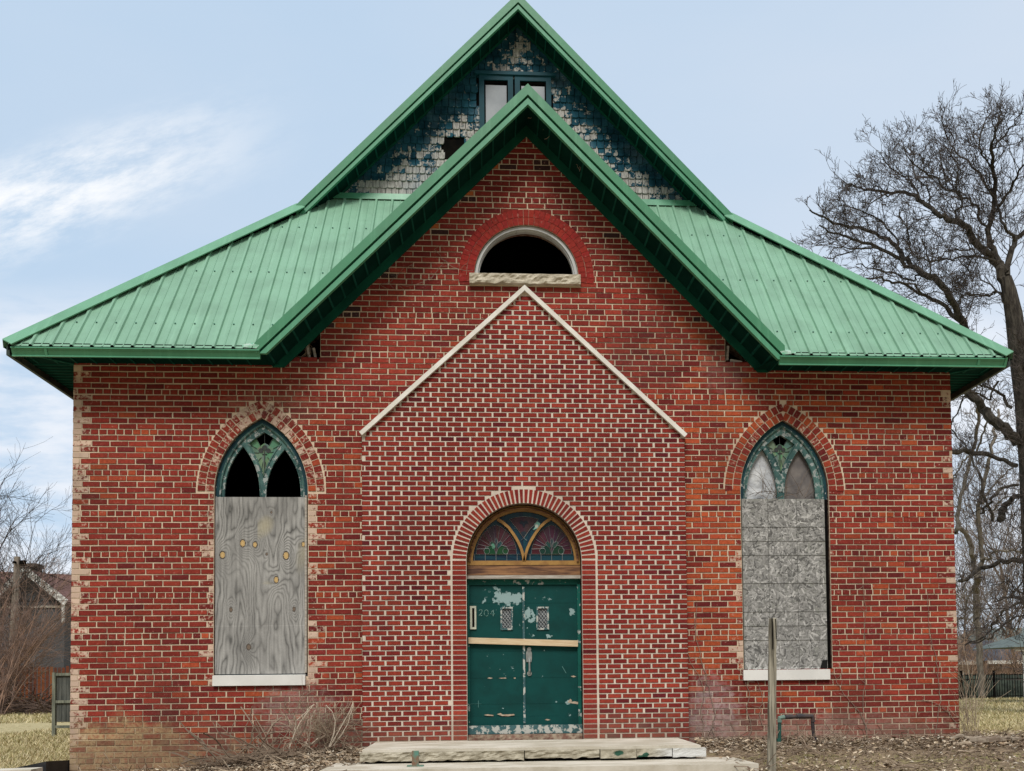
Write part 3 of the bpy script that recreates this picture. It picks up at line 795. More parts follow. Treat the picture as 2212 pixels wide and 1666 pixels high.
for side, xe, xw, s0, s1 in ((1, XEL+.05, XL, sL, sL+.16), (-1, XER-.05, XR, sR, sR-.16)):
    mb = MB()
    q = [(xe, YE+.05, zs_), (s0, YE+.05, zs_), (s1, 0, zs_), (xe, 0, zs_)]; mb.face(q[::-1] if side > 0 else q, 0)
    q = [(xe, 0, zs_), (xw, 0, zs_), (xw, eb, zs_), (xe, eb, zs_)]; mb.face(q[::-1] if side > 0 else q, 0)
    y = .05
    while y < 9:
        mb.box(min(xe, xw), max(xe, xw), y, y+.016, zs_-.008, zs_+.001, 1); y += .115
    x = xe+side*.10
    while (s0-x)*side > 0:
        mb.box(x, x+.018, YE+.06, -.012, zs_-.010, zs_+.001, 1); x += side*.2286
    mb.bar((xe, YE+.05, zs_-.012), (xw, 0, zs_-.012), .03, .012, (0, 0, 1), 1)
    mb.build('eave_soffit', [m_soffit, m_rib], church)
# ------------------------------------------------------------------ shingled gablet
def bias(x, z):
    # how much paint is gone: more low down and towards the middle
    t = (z-ZB)/(APm.z-ZB)
    e = mainz(x)-.35-z       # distance under the rake
    b = .05-.16*t + .15*mn.noise(Vector((x*1.2, 5, z*1.2)))
    b += min(0, (e-.55)*.45)
    if 0 < t < .10: b += .22
    b += .28*math.exp(-((x-APm.x)/.3)**2)*math.exp(-((t-.78)/.1)**2)
    return b
def mat_shingle():
    m, nt, b, co = new_mat('peeling_shingles', .9, .15)
    ax = nn(nt, 'ShaderNodeVertexColor', layer_name='Aux'); sp = nn(nt, 'ShaderNodeSeparateColor'); lk(nt, ax.outputs[0], sp.inputs[0])
    wood = mix(nt, ramp(nt, noi(nt, co, 3, 6, .7, (16, 16, 1.2)), .3, .7), (.50, .49, .46), (.17, .16, .15))
    blue = mix(nt, ramp(nt, noi(nt, co, 5, 5, .6), .35, .65), (.004, .034, .055), (.018, .085, .125))
    n = mth(nt, 'ADD', noi(nt, co, 7.5, 4, .72), mth(nt, 'MULTIPLY', mth(nt, 'SUBTRACT', sp.outputs[0], .5), .62))
    n = mth(nt, 'ADD', n, mth(nt, 'MULTIPLY', mth(nt, 'SUBTRACT', sp.outputs[1], .5), .16))
    f = ramp(nt, n, .475, .50)
    col = mix(nt, f, blue, wood)
    hz_ = ramp(nt, noi(nt, co, 2.2, 4), .5, .75)
    col = mix(nt, mth(nt, 'MULTIPLY', hz_, .35), col, (.16, .24, .30))
    lk(nt, col, b.inputs['Base Color']); bump(nt, b, noi(nt, co, 6, 4, .6, (14, 14, 1)), .5, .006)
    return m
m_sh = mat_shingle()
mb = MB(); mb.face([(FLm.x-.1, YB, ZB-.3), (FRm.x+.1, YB, ZB-.3), (FRm.x+.1, YB, mainz(FRm.x+.1)-.2), (APm.x, YB, APm.z-.21), (FLm.x-.1, YB, mainz(FLm.x-.1)-.2)], 1)
rg = random.Random(11)
sp_ = .1125; z = ZB-.10; row = 0
hole_a = (at(958,348,YB).x, at(1010,348,YB).x, at(980,346,YB).z, at(980,303,YB).z)
win_a = (at(1033,183,YB).x, at(1192,183,YB).x, at(1100,262,YB).z, at(1100,166,YB).z)
while z < APm.z-.3:
    xlo = APm.x-(APm.z-.19-z)/mmL; xhi = APm.x+(APm.z-.19-z)/mmR
    x = xlo+rg.random()*.05
    while x < xhi:
        wv = .088+rg.random()*.028; g_ = .004
        x0, x1 = x+g_, x+wv-g_
        cx = (x0+x1)/2; zc = z+sp_/2
        skip = (hole_a[0] < cx < hole_a[1] and hole_a[2] < zc < hole_a[3]) or (win_a[0] < cx < win_a[1] and win_a[2] < zc < win_a[3])
        zt = min(z+sp_+.035, mainz(cx)-.18)
        if not skip and zt-z > .05:
            dz = (rg.random()-.5)*.008; yo = YB-.022-rg.random()*.008; c = min((x1-x0)*.32, .022)
            b_ = (x0, z+dz+c), (x0+c*.35, z+dz+c*.25), (x0+c, z+dz), (x1-c, z+dz), (x1-c*.35, z+dz+c*.25), (x1, z+dz+c)
            fr = [(px, yo, pz) for px, pz in b_]+[(x1, YB-.004, zt), (x0, YB-.004, zt)]
            au = (max(0, min(1, bias(cx, zc)+.5)), rg.random(), 0)
            mb.face(fr, 0, (1, 1, 1), au)
            for i in range(5): mb.face([fr[i+1], fr[i], (fr[i][0], YB-.001, fr[i][2]), (fr[i+1][0], YB-.001, fr[i+1][2])], 0, (1,1,1), au)
            mb.face([fr[0], fr[7], (x0, YB-.001, zt), (x0, YB-.001, fr[0][2])], 0, (1,1,1), au); mb.face([fr[6], fr[5], (x1, YB-.001, fr[5][2]), (x1, YB-.001, zt)], 0, (1,1,1), au)
        x += wv
    z += sp_; row += 1
gab = mb.build('shingled_gable_wall', [m_sh, m_inside], church, attr=True)
m_teal = mat_paint('teal_window_paint', (.006, .058, .082), (.35, .42, .42), [], .70, .6)
m_pane = simple('milky_pane', (.33, .35, .38), (.25, .27, .30), 2, .25, .5, None, 0)
# attic windows: two sashes in a teal frame
for (xa1, xb1, ya, yb1) in ((1035, 1108, 170, 300), (1112, 1190, 170, 300)):
    x0, x1 = at(xa1, 200, YB).x, at(xb1, 200, YB).x; z1 = at(1100, 168, YB).z; z0 = at(1100, yb1, YB).z
    mb = MB(); fw_ = .075
    mb.plate([(x0, z0), (x1, z0), (x1, z1), (x0, z1)], [[(x0+fw_, z1-fw_), (x1-fw_, z1-fw_), (x1-fw_, z0+fw_), (x0+fw_, z0+fw_)]], YB-.06, YB-.005)
    o = mb.build('attic_window', m_teal, church)
    mb = MB(); mb.plate([(x0+fw_, z0+fw_), (x1-fw_, z0+fw_), (x1-fw_, z1-fw_), (x0+fw_, z1-fw_)], [[(x0+fw_+.02, z1-fw_-.03), (x1-fw_-.02, z1-fw_-.03), (x1-fw_-.02, z0+fw_+.02), (x0+fw_+.02, z0+fw_+.02)]], YB-.035, YB-.012)
    mb.build('sash', m_inside, o)
    mb = MB(); mb.box(x0+fw_+.01, x1-fw_-.01, YB-.022, YB-.012, z0+fw_+.01, z1-fw_-.06); mb.build('pane', m_pane, o)
mb = MB(); xm0 = at(1030,200,YB).x; xm1 = at(1195,200,YB).x; zt = at(1100,168,YB).z
mb.box(xm0-.03, xm1+.03, YB-.08, YB-.004, zt, zt+.05); mb.build('window_head', m_teal, church)
mb = MB(); mb.box(hole_a[0], hole_a[1], YB-.012, YB-.003, hole_a[2], hole_a[3]); mb.build('attic_hole_dark', m_inside, gab)  # flat black panel on the wall, stands in for the dark of a hole

# ------------------------------------------------------------------ half-round opening
o = MB()
o.plate(arc(hc, hz, hr-.004, 0, 180, 28)+[], [list(reversed(arc(hc, hz+.0, hr-.040, .5, 179.5, 28)))], .02, .10)
o.plate(arc(hc, hz, hr-.040, 0, 180, 28)+[], [list(reversed(arc(hc, hz+.0, hr-.056, .5, 179.5, 28)))], .05, .12)
hw_ = o.build('half_round_window', m_halfframe, church)
mb = MB(); rg = random.Random(2); x0, x1 = at(1014,597).x, at(1253,597).x; nseg = 26
top = hz+.002; bot = hz-.118
for i in range(nseg):
    xa_ = x0+(x1-x0)*i/nseg; xb_ = x0+(x1-x0)*(i+1)/nseg
    pass
def rough_block(mb, x0, x1, yf, yb_, z0, z1, nx, nz, amp, seed, m=0, colf=None):
    """block with a broken (rock) front face"""
    G = [[None]*(nz+1) for _ in range(nx+1)]
    for i in range(nx+1):
        for j in range(nz+1):
            x = x0+(x1-x0)*i/nx; z = z0+(z1-z0)*j/nz
            n = mn.noise(Vector((x*9+seed, 0, z*14)))*.6+mn.noise(Vector((x*28+seed, 2, z*34)))*.4
            edge = (1 if 0 < j < nz else .35)*(1 if 0 < i < nx else .6)
            dz = mn.noise(Vector((x*11+seed, 4, j)))*amp*.5 if j == 0 else 0
            G[i][j] = Vector((x, yf+n*amp*edge, z+dz))
    for i in range(nx):
        for j in range(nz):
            c = colf(G[i][j].x, G[i][j].z) if colf else (1, 1, 1)
            mb.face([G[i][j], G[i+1][j], G[i+1][j+1], G[i][j+1]], m, c)
    for i in range(nx):
        c = colf(G[i][nz].x, G[i][nz].z) if colf else (1, 1, 1)
        mb.face([G[i][nz], G[i+1][nz], Vector((G[i+1][nz].x, yb_, z1)), Vector((G[i][nz].x, yb_, z1))], m, c)
        mb.face([G[i+1][0], G[i][0], Vector((G[i][0].x, yb_, z0)), Vector((G[i+1][0].x, yb_, z0))], m, c)
    for i, rv in ((0, 0), (nx, 1)):
        q = [G[i][j] for j in range(nz+1)]+[Vector((G[i][nz].x, yb_, z1)), Vector((G[i][0].x, yb_, z0))]
        mb.face(q if rv == 0 else q[::-1], m, colf(q[0].x, q[0].z) if colf else (1, 1, 1))
rough_block(mb, x0, x1, -.075, .10, bot, top, 44, 5, .045, 3)
mb.build('stone_sill', m_stone, hw_)

# ------------------------------------------------------------------ pointed windows
def inner_gothic(p, t, zb):
    xl, xr, zs, za = p; cl, cr, z_, r, an = g_params(p); hw = (xr-xl)/2
    ri = r-t; rise = math.sqrt(max(1e-6, ri*ri-(r-hw)**2))
    return gothic(xl+t, xr-t, zs, zs+rise, zb)
m_sill = m_white
def pointed_window(p, zbot, zboard, name_label, lan, kite, board, sill):
    o = MB()
    full = inner_gothic(p, .004, zbot); 
    in1 = inner_gothic(p, .045, zbot+.04)
    o.plate(full, [list(reversed(in1))], .045, .15)
    win = o.build('pointed_window', m_wframe2, church)
    win['label'] = name_label
    # tracery plate
    zb2 = zboard-.06
    out2 = inner_gothic(p, .047, zb2)
    mb = MB(); mb.plate(out2, [list(reversed(lan[0])), list(reversed(lan[1])), list(reversed(kite))], .075, .13)
    # raised beads along the tracery
    for poly in (lan[0], lan[1], kite):
        mb.tube([(x, .072, z) for x, z in poly]+[(poly[0][0], .072, poly[0][1])], .010, 4, caps=False)
    in2 = inner_gothic(p, .052, zb2+.05)
    mb.tube([(x, .060, z) for x, z in in2], .016, 5)
    mb.build('tracery', m_wframe, win)
    return win
def gx(pts, ox, oy, s=2.0825): return [(lambda q: (q.x, q.z))(O(ox+x/s, oy+y/s, .10)) for x, y in pts]
# left window
zbL = at(560,1073).z; zbR = at(1690,1078).z
def lancet(xl, xr, ax, zt, zb, n=10):
    """half lancet with apex off centre at ax; side arcs"""
    pts = [(xl, zb)]
    for i in range(1, n+1):
        t = i/n; pts.append((xl+(ax-xl)*t**2.7, zb+(zt-zb)*t))
    for i in range(n-1, -1, -1):
        t = i/n; pts.append((xr+(ax-xr)*t**2.7, zb+(zt-zb)*t))
    pts.append((xr, zb-.0)) if False else None
    return pts
def cpt(x, y, ox, oy): q = O(ox+x/2.0825, oy+y/2.0825, .10); return q.x, q.z
def mk(ox, oy, LL, RR, K):
    out = []
    for (xl, xr, ax, yt, yb_) in (LL, RR):
        a = cpt(xl, yb_, ox, oy); b = cpt(xr, yb_, ox, oy); c = cpt(ax, yt, ox, oy)
        q = lancet(a[0], b[0], c[0], c[1], a[1]-.02); out.append(q)
    k = [cpt(x, y, ox, oy) for x, y in K]
    return out, k
Lk = [(392,462),(378,425),(360,380),(338,335),(316,292),(352,262),(395,232),(440,258),(482,292),(452,330),(424,378),(404,425)]
lanL, kiteL = mk(460, 950, (190, 377, 288, 303, 575), (402, 586, 500, 318, 575), Lk)
kiteL = kiteL[::-1]
winL = pointed_window(WLp, at(560,1462).z, zbL, 'pointed window with both lower lights broken out to black, boarded with plywood', [l for l in lanL], kiteL, None, None)
Rk = [(322,440),(308,405),(290,362),(268,328),(246,300),(282,268),(318,246),(358,268),(394,296),(372,330),(352,368),(334,410)]
lanR, kiteR = mk(1760, 950, (145, 306, 228, 316, 580), (336, 502, 414, 318, 580), Rk)
kiteR = kiteR[::-1]
winR = pointed_window(WRp, at(1700,1450).z, zbR, 'pointed window with pale covered lights behind its tracery, boarded with grey strand board', [l for l in lanR], kiteR, None, None)
# stained glass kites
def kite_glass(win, k, ox, seed, hole, kind):
    cx = sum(p[0] for p in k)/len(k); cz = sum(p[1] for p in k)/len(k)
    mb = MB(); rg = random.Random(seed)
    n = len(k)
    for i in range(n):
        a = k[i]; b = k[(i+1) % n]
        for t0, t1 in ((0, .5), (.5, 1)):
            g_ = (.10+.08*rg.random(), .19+.09*rg.random(), .13+.05*rg.random())
            pa = lambda p, t: (cx+(p[0]-cx)*t, .105, cz+(p[1]-cz)*t)
            mid = (a[1]+b[1])/2
            if hole and mid > cz+.10 and t1 == 1 and abs((a[0]+b[0])/2-cx) < .06: continue
            q = [pa(a, t1), pa(b, t1), pa(b, t0), pa(a, t0)] if t0 > 0 else [pa(a, t1), pa(b, t1), (cx, .105, cz)]
            mb.face(q, 0, g_)
    gl = mb.build('stained_glass', m_glass_tint, win, attr=True)
    mb = MB()
    for i in range(n): mb.tube([(cx+(k[i][0]-cx)*.5, .100, cz+(k[i][1]-cz)*.5), (k[i][0], .100, k[i][1])], .0035, 4)
    s = .055
    # trefoil flower with stem
    for dx, dz, rr_ in ((-.8, .25, .55), (.8, .25, .55), (0, .9, .6)):
        pts = [(cx+s*(dx+rr_*math.cos(a)), .098, cz+s*(dz+rr_*math.sin(a))+.02) for a in [j*math.pi/4 for j in range(8)]]
        mb.face(pts)
    mb.tube([(cx, .098, cz+.03), (cx, .098, cz-.17)], .007, 4)
    mb.tube([(cx-.03, .098, cz-.01), (cx+.03, .098, cz-.01)], .005, 4)
    mb.build('lead_flower', m_ironb, gl)
m_ironb = simple('dark_lead', (.025, .03, .03), (.04, .05, .045), 20, .5, .4, None, 0)
kite_glass(winL, kiteL, 0, 3, True, 0); kite_glass(winR, kiteR, 0, 8, True, 1)
# right window: pale sheet (left light) and dull board (right light)
m_sheet = simple('crumpled_white_sheet', (.62, .64, .66), (.42, .44, .47), 6, .6, .3, None, .8, 9, bd=.03)
m_dull = simple('dull_brown_board', (.19, .17, .16), (.12, .11, .11), 6, .8)
for l, mt, nm in ((lanR[0], m_sheet, 'white_sheet'), (lanR[1], m_dull, 'brown_board')):
    xs_ = [p[0] for p in l]; zs2 = [p[1] for p in l]
    mb = MB(); mb.box(min(xs_)-.01, max(xs_)+.01, .135, .15, min(zs2)-.01, max(zs2)+.01); mb.build(nm, mt, winR)
# twigs caught behind/over the right lights
mb = MB(); rg = random.Random(77)
for k in range(26):
    x = lanR[0][0][0]+rg.random()*.95*(1 if rg.random() < .35 else .55); z = zbR+rg.random()*.12
    pts = [Vector((x, .068+rg.random()*.03, z))]; a = rg.uniform(.3, 2.7)
    for j in range(5): a += rg.uniform(-.5, .5); pts.append(pts[-1]+Vector((math.cos(a)*.07, 0, math.sin(a)*.08)))
    mb.tube(pts, [.004, .0035, .003, .0025, .002, .0015], 3)
m_twig = simple('dry_twig', (.20, .15, .11), (.13, .10, .08), 5, .9, .1, None, 0)
# (kept as a vine of its own)
vine_w = mb.build('dead_vine', m_twig); tag(vine_w, 'dead vine stems tangled over the pale lights of the strand-boarded window', 'vine', 'dead vines on the brick wall')
# sills
for win, (xa1, xb1, ya, yb1, sl_) in ((winL, (459, 659, 1458, 1481, -.002)), (winR, (1606, 1793, 1446, 1469, 0))):
    x0, x1 = at(xa1, ya, -.04).x, at(xb1, ya, -.04).x; z1 = at((xa1+xb1)/2, ya, -.04).z; z0 = at((xa1+xb1)/2, yb1, -.04).z
    mb = MB(); mb.hexa([(x0,-.045,z0),(x1,-.045,z0),(x1,.1,z0),(x0,.1,z0),(x0,-.045,z1-.006),(x1,-.045,z1-.006),(x1,.1,z1+.004),(x0,.1,z1+.004)])
    mb.build('sill', m_white, win)
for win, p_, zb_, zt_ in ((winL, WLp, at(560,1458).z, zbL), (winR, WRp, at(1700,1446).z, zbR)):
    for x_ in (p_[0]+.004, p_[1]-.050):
        mb = MB(); mb.box(x_, x_+.046, .040, .060, zb_, zt_); mb.build('dark_gap_strip', m_inside, win)  # black strip painted in for the shaded gap beside the board
# plywood: rotary-cut figure computed as contour lines, knots and plugs
px0, px1 = at(465,1200,.03).x, at(661,1200,.03).x; pz0 = at(560,1456,.03).z; pz1 = at(560,1074,.03).z
knots = [(290,803,1.0,1),(352,810,.8,1),(187,862,1.0,1),(510,865,1.1,1),(598,808,.7,1),(460,988,.9,1),(230,1140,.6,0),(550,1138,.6,0),(320,1330,.8,0),(412,858,.4,0),(435,645,.35,0)]
kn = [(*cpt(a, b, 460, 950), s, c) for a, b, s, c in knots]
NX, NZ = 150, 300
mb = MB(); nv = []
verts = [(px0+(px1-px0)*i/NX, .030, pz0+(pz1-pz0)*j/NZ) for j in range(NZ+1) for i in range(NX+1)]
def ply_col(x, z):
    h = mn.noise(Vector((x*3.1, 7, z*.42)))*3.0+mn.noise(Vector((x*8, 9, z*1.1)))*.7+mn.noise(Vector((x*22, 1, z*7)))*.18+x*3.2
    kk = 0; kc = 0
    for a, b, s, c in kn:
        dx = (x-a)/(.075*s); dz = (z-b)/(.13*s); q = dx*dx+dz*dz
        if q < 12: h += 2.6*s*math.exp(-q*.6)
        r_ = math.hypot((x-a)/(.036*s), (z-b)/(.052*s))
        if r_ < 1: kk = 1; kc = c; rr_ = r_
    amp = (.62+.6*mn.noise(Vector((x*3.5, 40, z*1.8))))*1.25*min(1, max(0, .5+(1.5-mn.noise(Vector((x*1.5, 2, z*1.0)))*2.0-z*.25)))
    f = (h*2.5) % 1.0
    g_ = abs(f*2-1)**.8
    c = .23+.11*g_*amp-.14*(1-g_)**3*amp
    c += .05*mn.noise(Vector((x*4, 3, z*3)))
    c *= 1+.30*mn.noise(Vector((x*42, 3, z*1.3)))+.16*mn.noise(Vector((x*110, 5, z*4)))
    c *= 1-.28*max(0, mn.noise(Vector((x*2.2, 31, z*1.4))))
    col = (c*1.08, c*1.06, c*1.01)
    y_ = mn.noise(Vector((x*3, 20, z*2.5)))
    if y_ > .15 and z > 2.3 and x > px0+.5: col = lerp3(col, (.40, .36, .25), min(1, (y_-.15)*2.2))
    if kk:
        if kc: col = lerp3((.42, .25, .09), (.58, .42, .20), abs(math.sin(rr_*7)))
        else: col = (.17, .13, .10)
        if rr_ > .72: col = (.07, .055, .045)
    if abs(z-(pz0+(pz1-pz0)*.27)) < .004: col = tuple(v*1.25 for v in col)
    return col
me = bpy.data.meshes.new('plywood_board')
faces = [(j*(NX+1)+i, j*(NX+1)+i+1, (j+1)*(NX+1)+i+1, (j+1)*(NX+1)+i) for j in range(NZ) for i in range(NX)]
nb = len(verts)
verts += [(px0, .045, pz0), (px1, .045, pz0), (px1, .045, pz1), (px0, .045, pz1)]
c4 = [0, NX, NZ*(NX+1)+NX, NZ*(NX+1)]
for i in range(4): faces.append((c4[(i+1) % 4], c4[i], nb+i, nb+(i+1) % 4))
me.from_pydata(verts, [], faces); me.materials.append(m_tint)
ca = me.color_attributes.new('Col', 'FLOAT_COLOR', 'POINT'); arr = []
for v in verts: arr += [*ply_col(v[0], v[2]), 1]
ca.data.foreach_set('color', arr)
ply = bpy.data.objects.new('plywood_board', me); sc.collection.objects.link(ply); ply.parent = winL
mb = MB(); mb.box(px1-.012, px1+.012, .012, .04, pz0+.01, pz1+.02); mb.box(px0, px1, .05, .14, pz0-.03, pz1-.02, 1); mb.build('backing_frame', [m_greywood, m_inside], winL)
# strand board: overlapping flakes
ox0, ox1 = at(1604,1200,.02).x, at(1784,1250,.02).x; oz0 = at(1690,1445,.02).z; oz1 = at(1690,1078,.02).z
mb = MB(); mb.box(ox0, ox1, .020, .035, oz0, oz1, 0, (.25, .25, .23))
rg = random.Random(21)
for k in range(5200):
    x = rg.uniform(ox0+.02, ox1-.02); z = rg.uniform(oz0+.02, oz1-.02); a = rg.uniform(0, math.pi); l = rg.uniform(.015, .055); w_ = rg.uniform(.004, .015)
    ca_, sa = math.cos(a), math.sin(a); c = rg.choice((.11, .17, .22, .25, .28, .31, .35, .46)); 
    if rg.random() < .06: c = .17
    yy = .0195-rg.random()*.0025
    q = []
    for u, v in ((-l, -w_*.6), (l*.8, -w_), (l, w_*.7), (-l*.9, w_)):
        q.append((min(ox1, max(ox0, x+u*ca_-v*sa)), yy+rg.random()*.0015, min(oz1, max(oz0, z+u*sa+v*ca_))))
    mb.face(q, 0, (c*1.04, c*1.02, c*.98))
def yl(y): return at(1690, y, .02).z
for yy in (1148, 1184, 1220, 1291, 1361, 1396, 1432-1): 
    pass
for cy in (716, 788, 861, 1004, 1149, 1221, 1294):
    zz_ = O(1900, 950+cy/2.0825, .02).z; mb.box(ox0, ox1, .0145, .019, zz_-.002, zz_+.002, 0, (.11, .11, .10))
for cx_ in (264, 411):
    xx = O(1760+cx_/2.0825, 1400, .02).x; mb.box(xx-.002, xx+.002, .0143, .019, oz0, oz1, 0, (.13, .13, .12))
mb.face([(ox1-.10, .013, oz0), (ox1-.01, .013, oz0), (ox1-.005, .013, oz0+.11), (ox1-.07, .013, oz0+.10)], 0, (.012, .012, .012))
for k in range(40):   # frayed bottom edge
    x = rg.uniform(ox0+.02, ox1-.12); mb.face([(x, .012, oz0-.004), (x+rg.uniform(.02, .06), .010, oz0-.006), (x+.03, .016, oz0+rg.uniform(.01, .035))], 0, (.45, .45, .43))
mb.build('strand_board', m_tint, winR, attr=True)
mb = MB(); mb.box(ox0-.03, ox1+.05, .05, .14, oz0-.03, oz1-.02); mb.build('backing_frame', m_inside, winR)

# ------------------------------------------------------------------ entrance
YD = .10
dz1 = at(1133,1251,YD).z; dzb = at(1133,1572,YD).z
mb = MB()   # transom: golden frame
tz = at(1133,1221,YD-.04).z; tcz = dcz
# outer golden arch frame
mb.plate([(dcx-dr+.004, tz)]+list(reversed(arc(dcx, dcz, dr-.004, 0, 180, 32)))+[(dcx+dr-.004, tz)],
         [list(reversed([(dcx-dr+.075, tz+.055)]+list(reversed(arc(dcx, dcz, dr-.075, 0, 180, 32)))+[(dcx+dr-.075, tz+.055)]))], YD-.05, YD+.06)
tr = mb.build('transom_window', m_gold, church)
tr['label'] = 'half-round stained glass transom in a golden oak frame'
mb = MB(); mb.tube([(x, YD-.06, z) for x, z in arc(dcx, dcz, dr-.035, 0, 180, 32)], .014, 5)
mb.build('moulding', m_brownwood, tr)
ri = dr-.075; gz0 = tz+.055
# glass: teal border field
mb = MB()
def g3(c, rg): return tuple(v*(.7+.6*rg.random()) for v in c)
rg = random.Random(31); yg = YD-.005
TEAL = (.010, .055, .075); BLUE = (.006, .020, .045); MAUVE = (.055, .025, .035); WINE = (.07, .014, .018); GRN = (.010, .05, .03)
seg = arc(dcx, dcz, ri, 0, 180, 36)
for i in range(36):
    (ax_, az_), (bx_, bz_) = seg[i], seg[i+1]
    if az_ < gz0-.01 and bz_ < gz0-.01: continue
    mb.face([(dcx, yg, gz0), (ax_, yg, max(az_, gz0)), (bx_, yg, max(bz_, gz0))], 0, lerp3(TEAL, BLUE, rg.random()*.6+(.3 if bx_ < dcx else .1)))
# lancet-shaped inner fields
def field(cx, hw, z0_, z1_, base, n=12):
    """pointed field split in wedges radiating from the foot"""
    out = gothic(cx-hw, cx+hw, z0_+(z1_-z0_)*.05, z1_, z0_, 8)
    for i in range(len(out)-1):
        c = lerp3(MAUVE, WINE, max(0, min(1, 1-(out[i][1]-z0_)/(z1_-z0_)*1.1+rg.uniform(-.2, .2))))
        mb.face([(cx, yg-.003, z0_), (out[i+1][0], yg-.003, out[i+1][1]), (out[i][0], yg-.003, out[i][1])], 0, g3(c, rg))
    return out
zf0 = gz0+.085
q1 = O(1120+600/6.144, 1200+545/6.144, YD); q2 = O(1120+1430/6.144, 1200+545/6.144, YD); hwf = O(1120+905/6.144, 1365, YD).x-q1.x
f1 = field(q1.x, hwf, zf0, q1.z, MAUVE); f2 = field(q2.x, hwf, zf0, q2.z, MAUVE)
# upper middle field (fan)
mx = dcx; zt_ = dcz+ri-.09
fan = [O(1120+a/6.144, 1200+b/6.144, YD) for a, b in ((1015,745),(920,610),(860,540),(800,460),(900,432),(1015,420),(1130,432),(1235,460),(1180,540),(1110,610))]
for i in range(1, len(fan)-1): mb.face([(fan[0].x, yg-.003, fan[0].z), (fan[i+1].x, yg-.003, fan[i+1].z), (fan[i].x, yg-.003, fan[i].z)], 0, g3(MAUVE, rg))
def O6(a, b): q = O(1120+a/6.144, 1200+b/6.144, YD); return q.x, q.z
# green scrolls
def leafblob(pts, c, y):
    mb.face([(x, y, z) for x, z in [O6(a, b) for a, b in pts]], 0, c)
for ox_ in (0, 838):
    for sg in (-1, 1):
        cxx = 600+ox_
        for c_ in ([(0,1000),(sg*30,880),(sg*80,850),(sg*150,870),(sg*185,930),(sg*165,990),(sg*110,1000),(sg*60,1000)],):
            P_ = [(cxx+a, b) for a, b in c_]; leafblob(P_ if sg > 0 else P_[::-1], g3(GRN, rg), yg-.006)
        P_ = [(cxx+sg*10, 900), (cxx+sg*20, 830), (cxx+sg*60, 795), (cxx+sg*95, 820), (cxx+sg*80, 860)]
        leafblob(P_ if sg > 0 else P_[::-1], g3((.02, .06, .05), rg), yg-.007)
    leafblob([(600+ox_, 890), (575+ox_, 800), (600+ox_, 740), (625+ox_, 800)], (.03, .05, .06), yg-.008)
leafblob([(1150,625),(1185,575),(1175,530),(1215,490),(1265,520),(1255,550),(1220,600)], (.22, .50, .42), yg-.008)
leafblob([(1185,585),(1190,540),(1235,545),(1225,590)], (.62, .66, .58), yg-.009)
leafblob([(540,900),(525,840),(560,820),(585,870),(570,910)], (.10, .26, .18), yg-.009)
leafblob([(950,520),(975,475),(1015,500),(1055,475),(1085,520),(1040,535),(1015,590),(990,535)], (.015, .02, .03), yg-.008)
leafblob([(985,700),(975,655),(1015,640),(1055,655),(1045,700),(1015,715)], (.02, .03, .04), yg-.008)
gl = mb.build('stained_glass', m_glass_tint, tr, attr=True)
mb = MB(); yl_ = yg-.012
def came(pts, r_=.0032): mb.tube([(x, yl_, z) for x, z in pts], r_, 3)
came([(dcx-ri, zf0), (dcx+ri, zf0)])
for f_ in (f1, f2): came(f_)
came([(p.x, p.z) for p in fan+[fan[0]]])
for xx in (270, 435, 597, 760, 915, 1110, 1275, 1435, 1595, 1780): a = O6(xx, 1012); came([(a[0], zf0), (a[0], gz0)])
for ox_ in (0, 838):
    cx0 = 600+ox_
    for an in range(12, 170, 14):
        p0 = O6(cx0+math.cos(R(an))*120, 930-math.sin(R(an))*110); 
        e = 1
        # run out to the field outline
        t = 130
        while t < 480:
            qx, qz = cx0+math.cos(R(an))*t, 985-math.sin(R(an))*t
            hwv = 305*math.sqrt(max(0, 1-((985-qz)/445)**1.6)) if qz > 545 else 0
            if abs(qx-cx0) > hwv: break
            t += 10
        came([p0, O6(cx0+math.cos(R(an))*t, 985-math.sin(R(an))*t)], .0022)
    for sg in (-1, 1):
        c_ = [O6(cx0+sg*(140+42*math.cos(a)), 940-42*math.sin(a)*1.15) for a in [i*math.pi/6-.6 for i in range(13)]]
        came(c_, .003); came([O6(cx0+sg*a, b) for a, b in ((0,990),(30,900),(80,855),(150,870),(188,930),(165,995))], .003)
        came([O6(cx0+sg*a, b) for a, b in ((12,880),(25,820),(65,790),(98,822),(70,860))], .003)
    came([O6(cx0+a, b) for a, b in ((0,1000),(0,860),(-25,800),(0,740),(25,800),(0,860))], .003)
for a, b in (((860,610),(905,590)),((1120,590),(1180,640)),((970,780),(1015,745)),((1060,780),(1015,745)),((480,610),(440,580)),((380,740),(340,710)),((700,600),(740,570)),((820,730),(860,715)),((880,870),(930,855)),((1300,580),(1270,560)),((1190,740),(1160,720)),((1600,640),(1640,600)),((1700,780),(1740,750))):
    came([O6(*a), O6(*b)], .0025)
mb.build('lead_cames', m_lead, gl)
# golden tracery bars
mb = MB()
for sg, top_, ctrl in ((-1, (620, 470), 0), (1, (1425, 452), 0)):
    pts = [(1018,1085),(1005,1000),(975,900),(930,800),(870,700),(790,590),(700,510),(620,462)] if sg < 0 else [(1022,1085),(1040,1000),(1070,900),(1115,800),(1180,690),(1260,580),(1340,505),(1425,450)]
    P_ = [O(1120+a/6.144, 1200+b/6.144, YD-.03) for a, b in pts]
    for a, b in zip(P_[:-1], P_[1:]):
        mb.bar((a.x, YD-.035, a.z), (b.x, YD-.035, b.z), .034, .05, (0, 1, 0))
mb.build('tracery_bar', m_gold, tr)
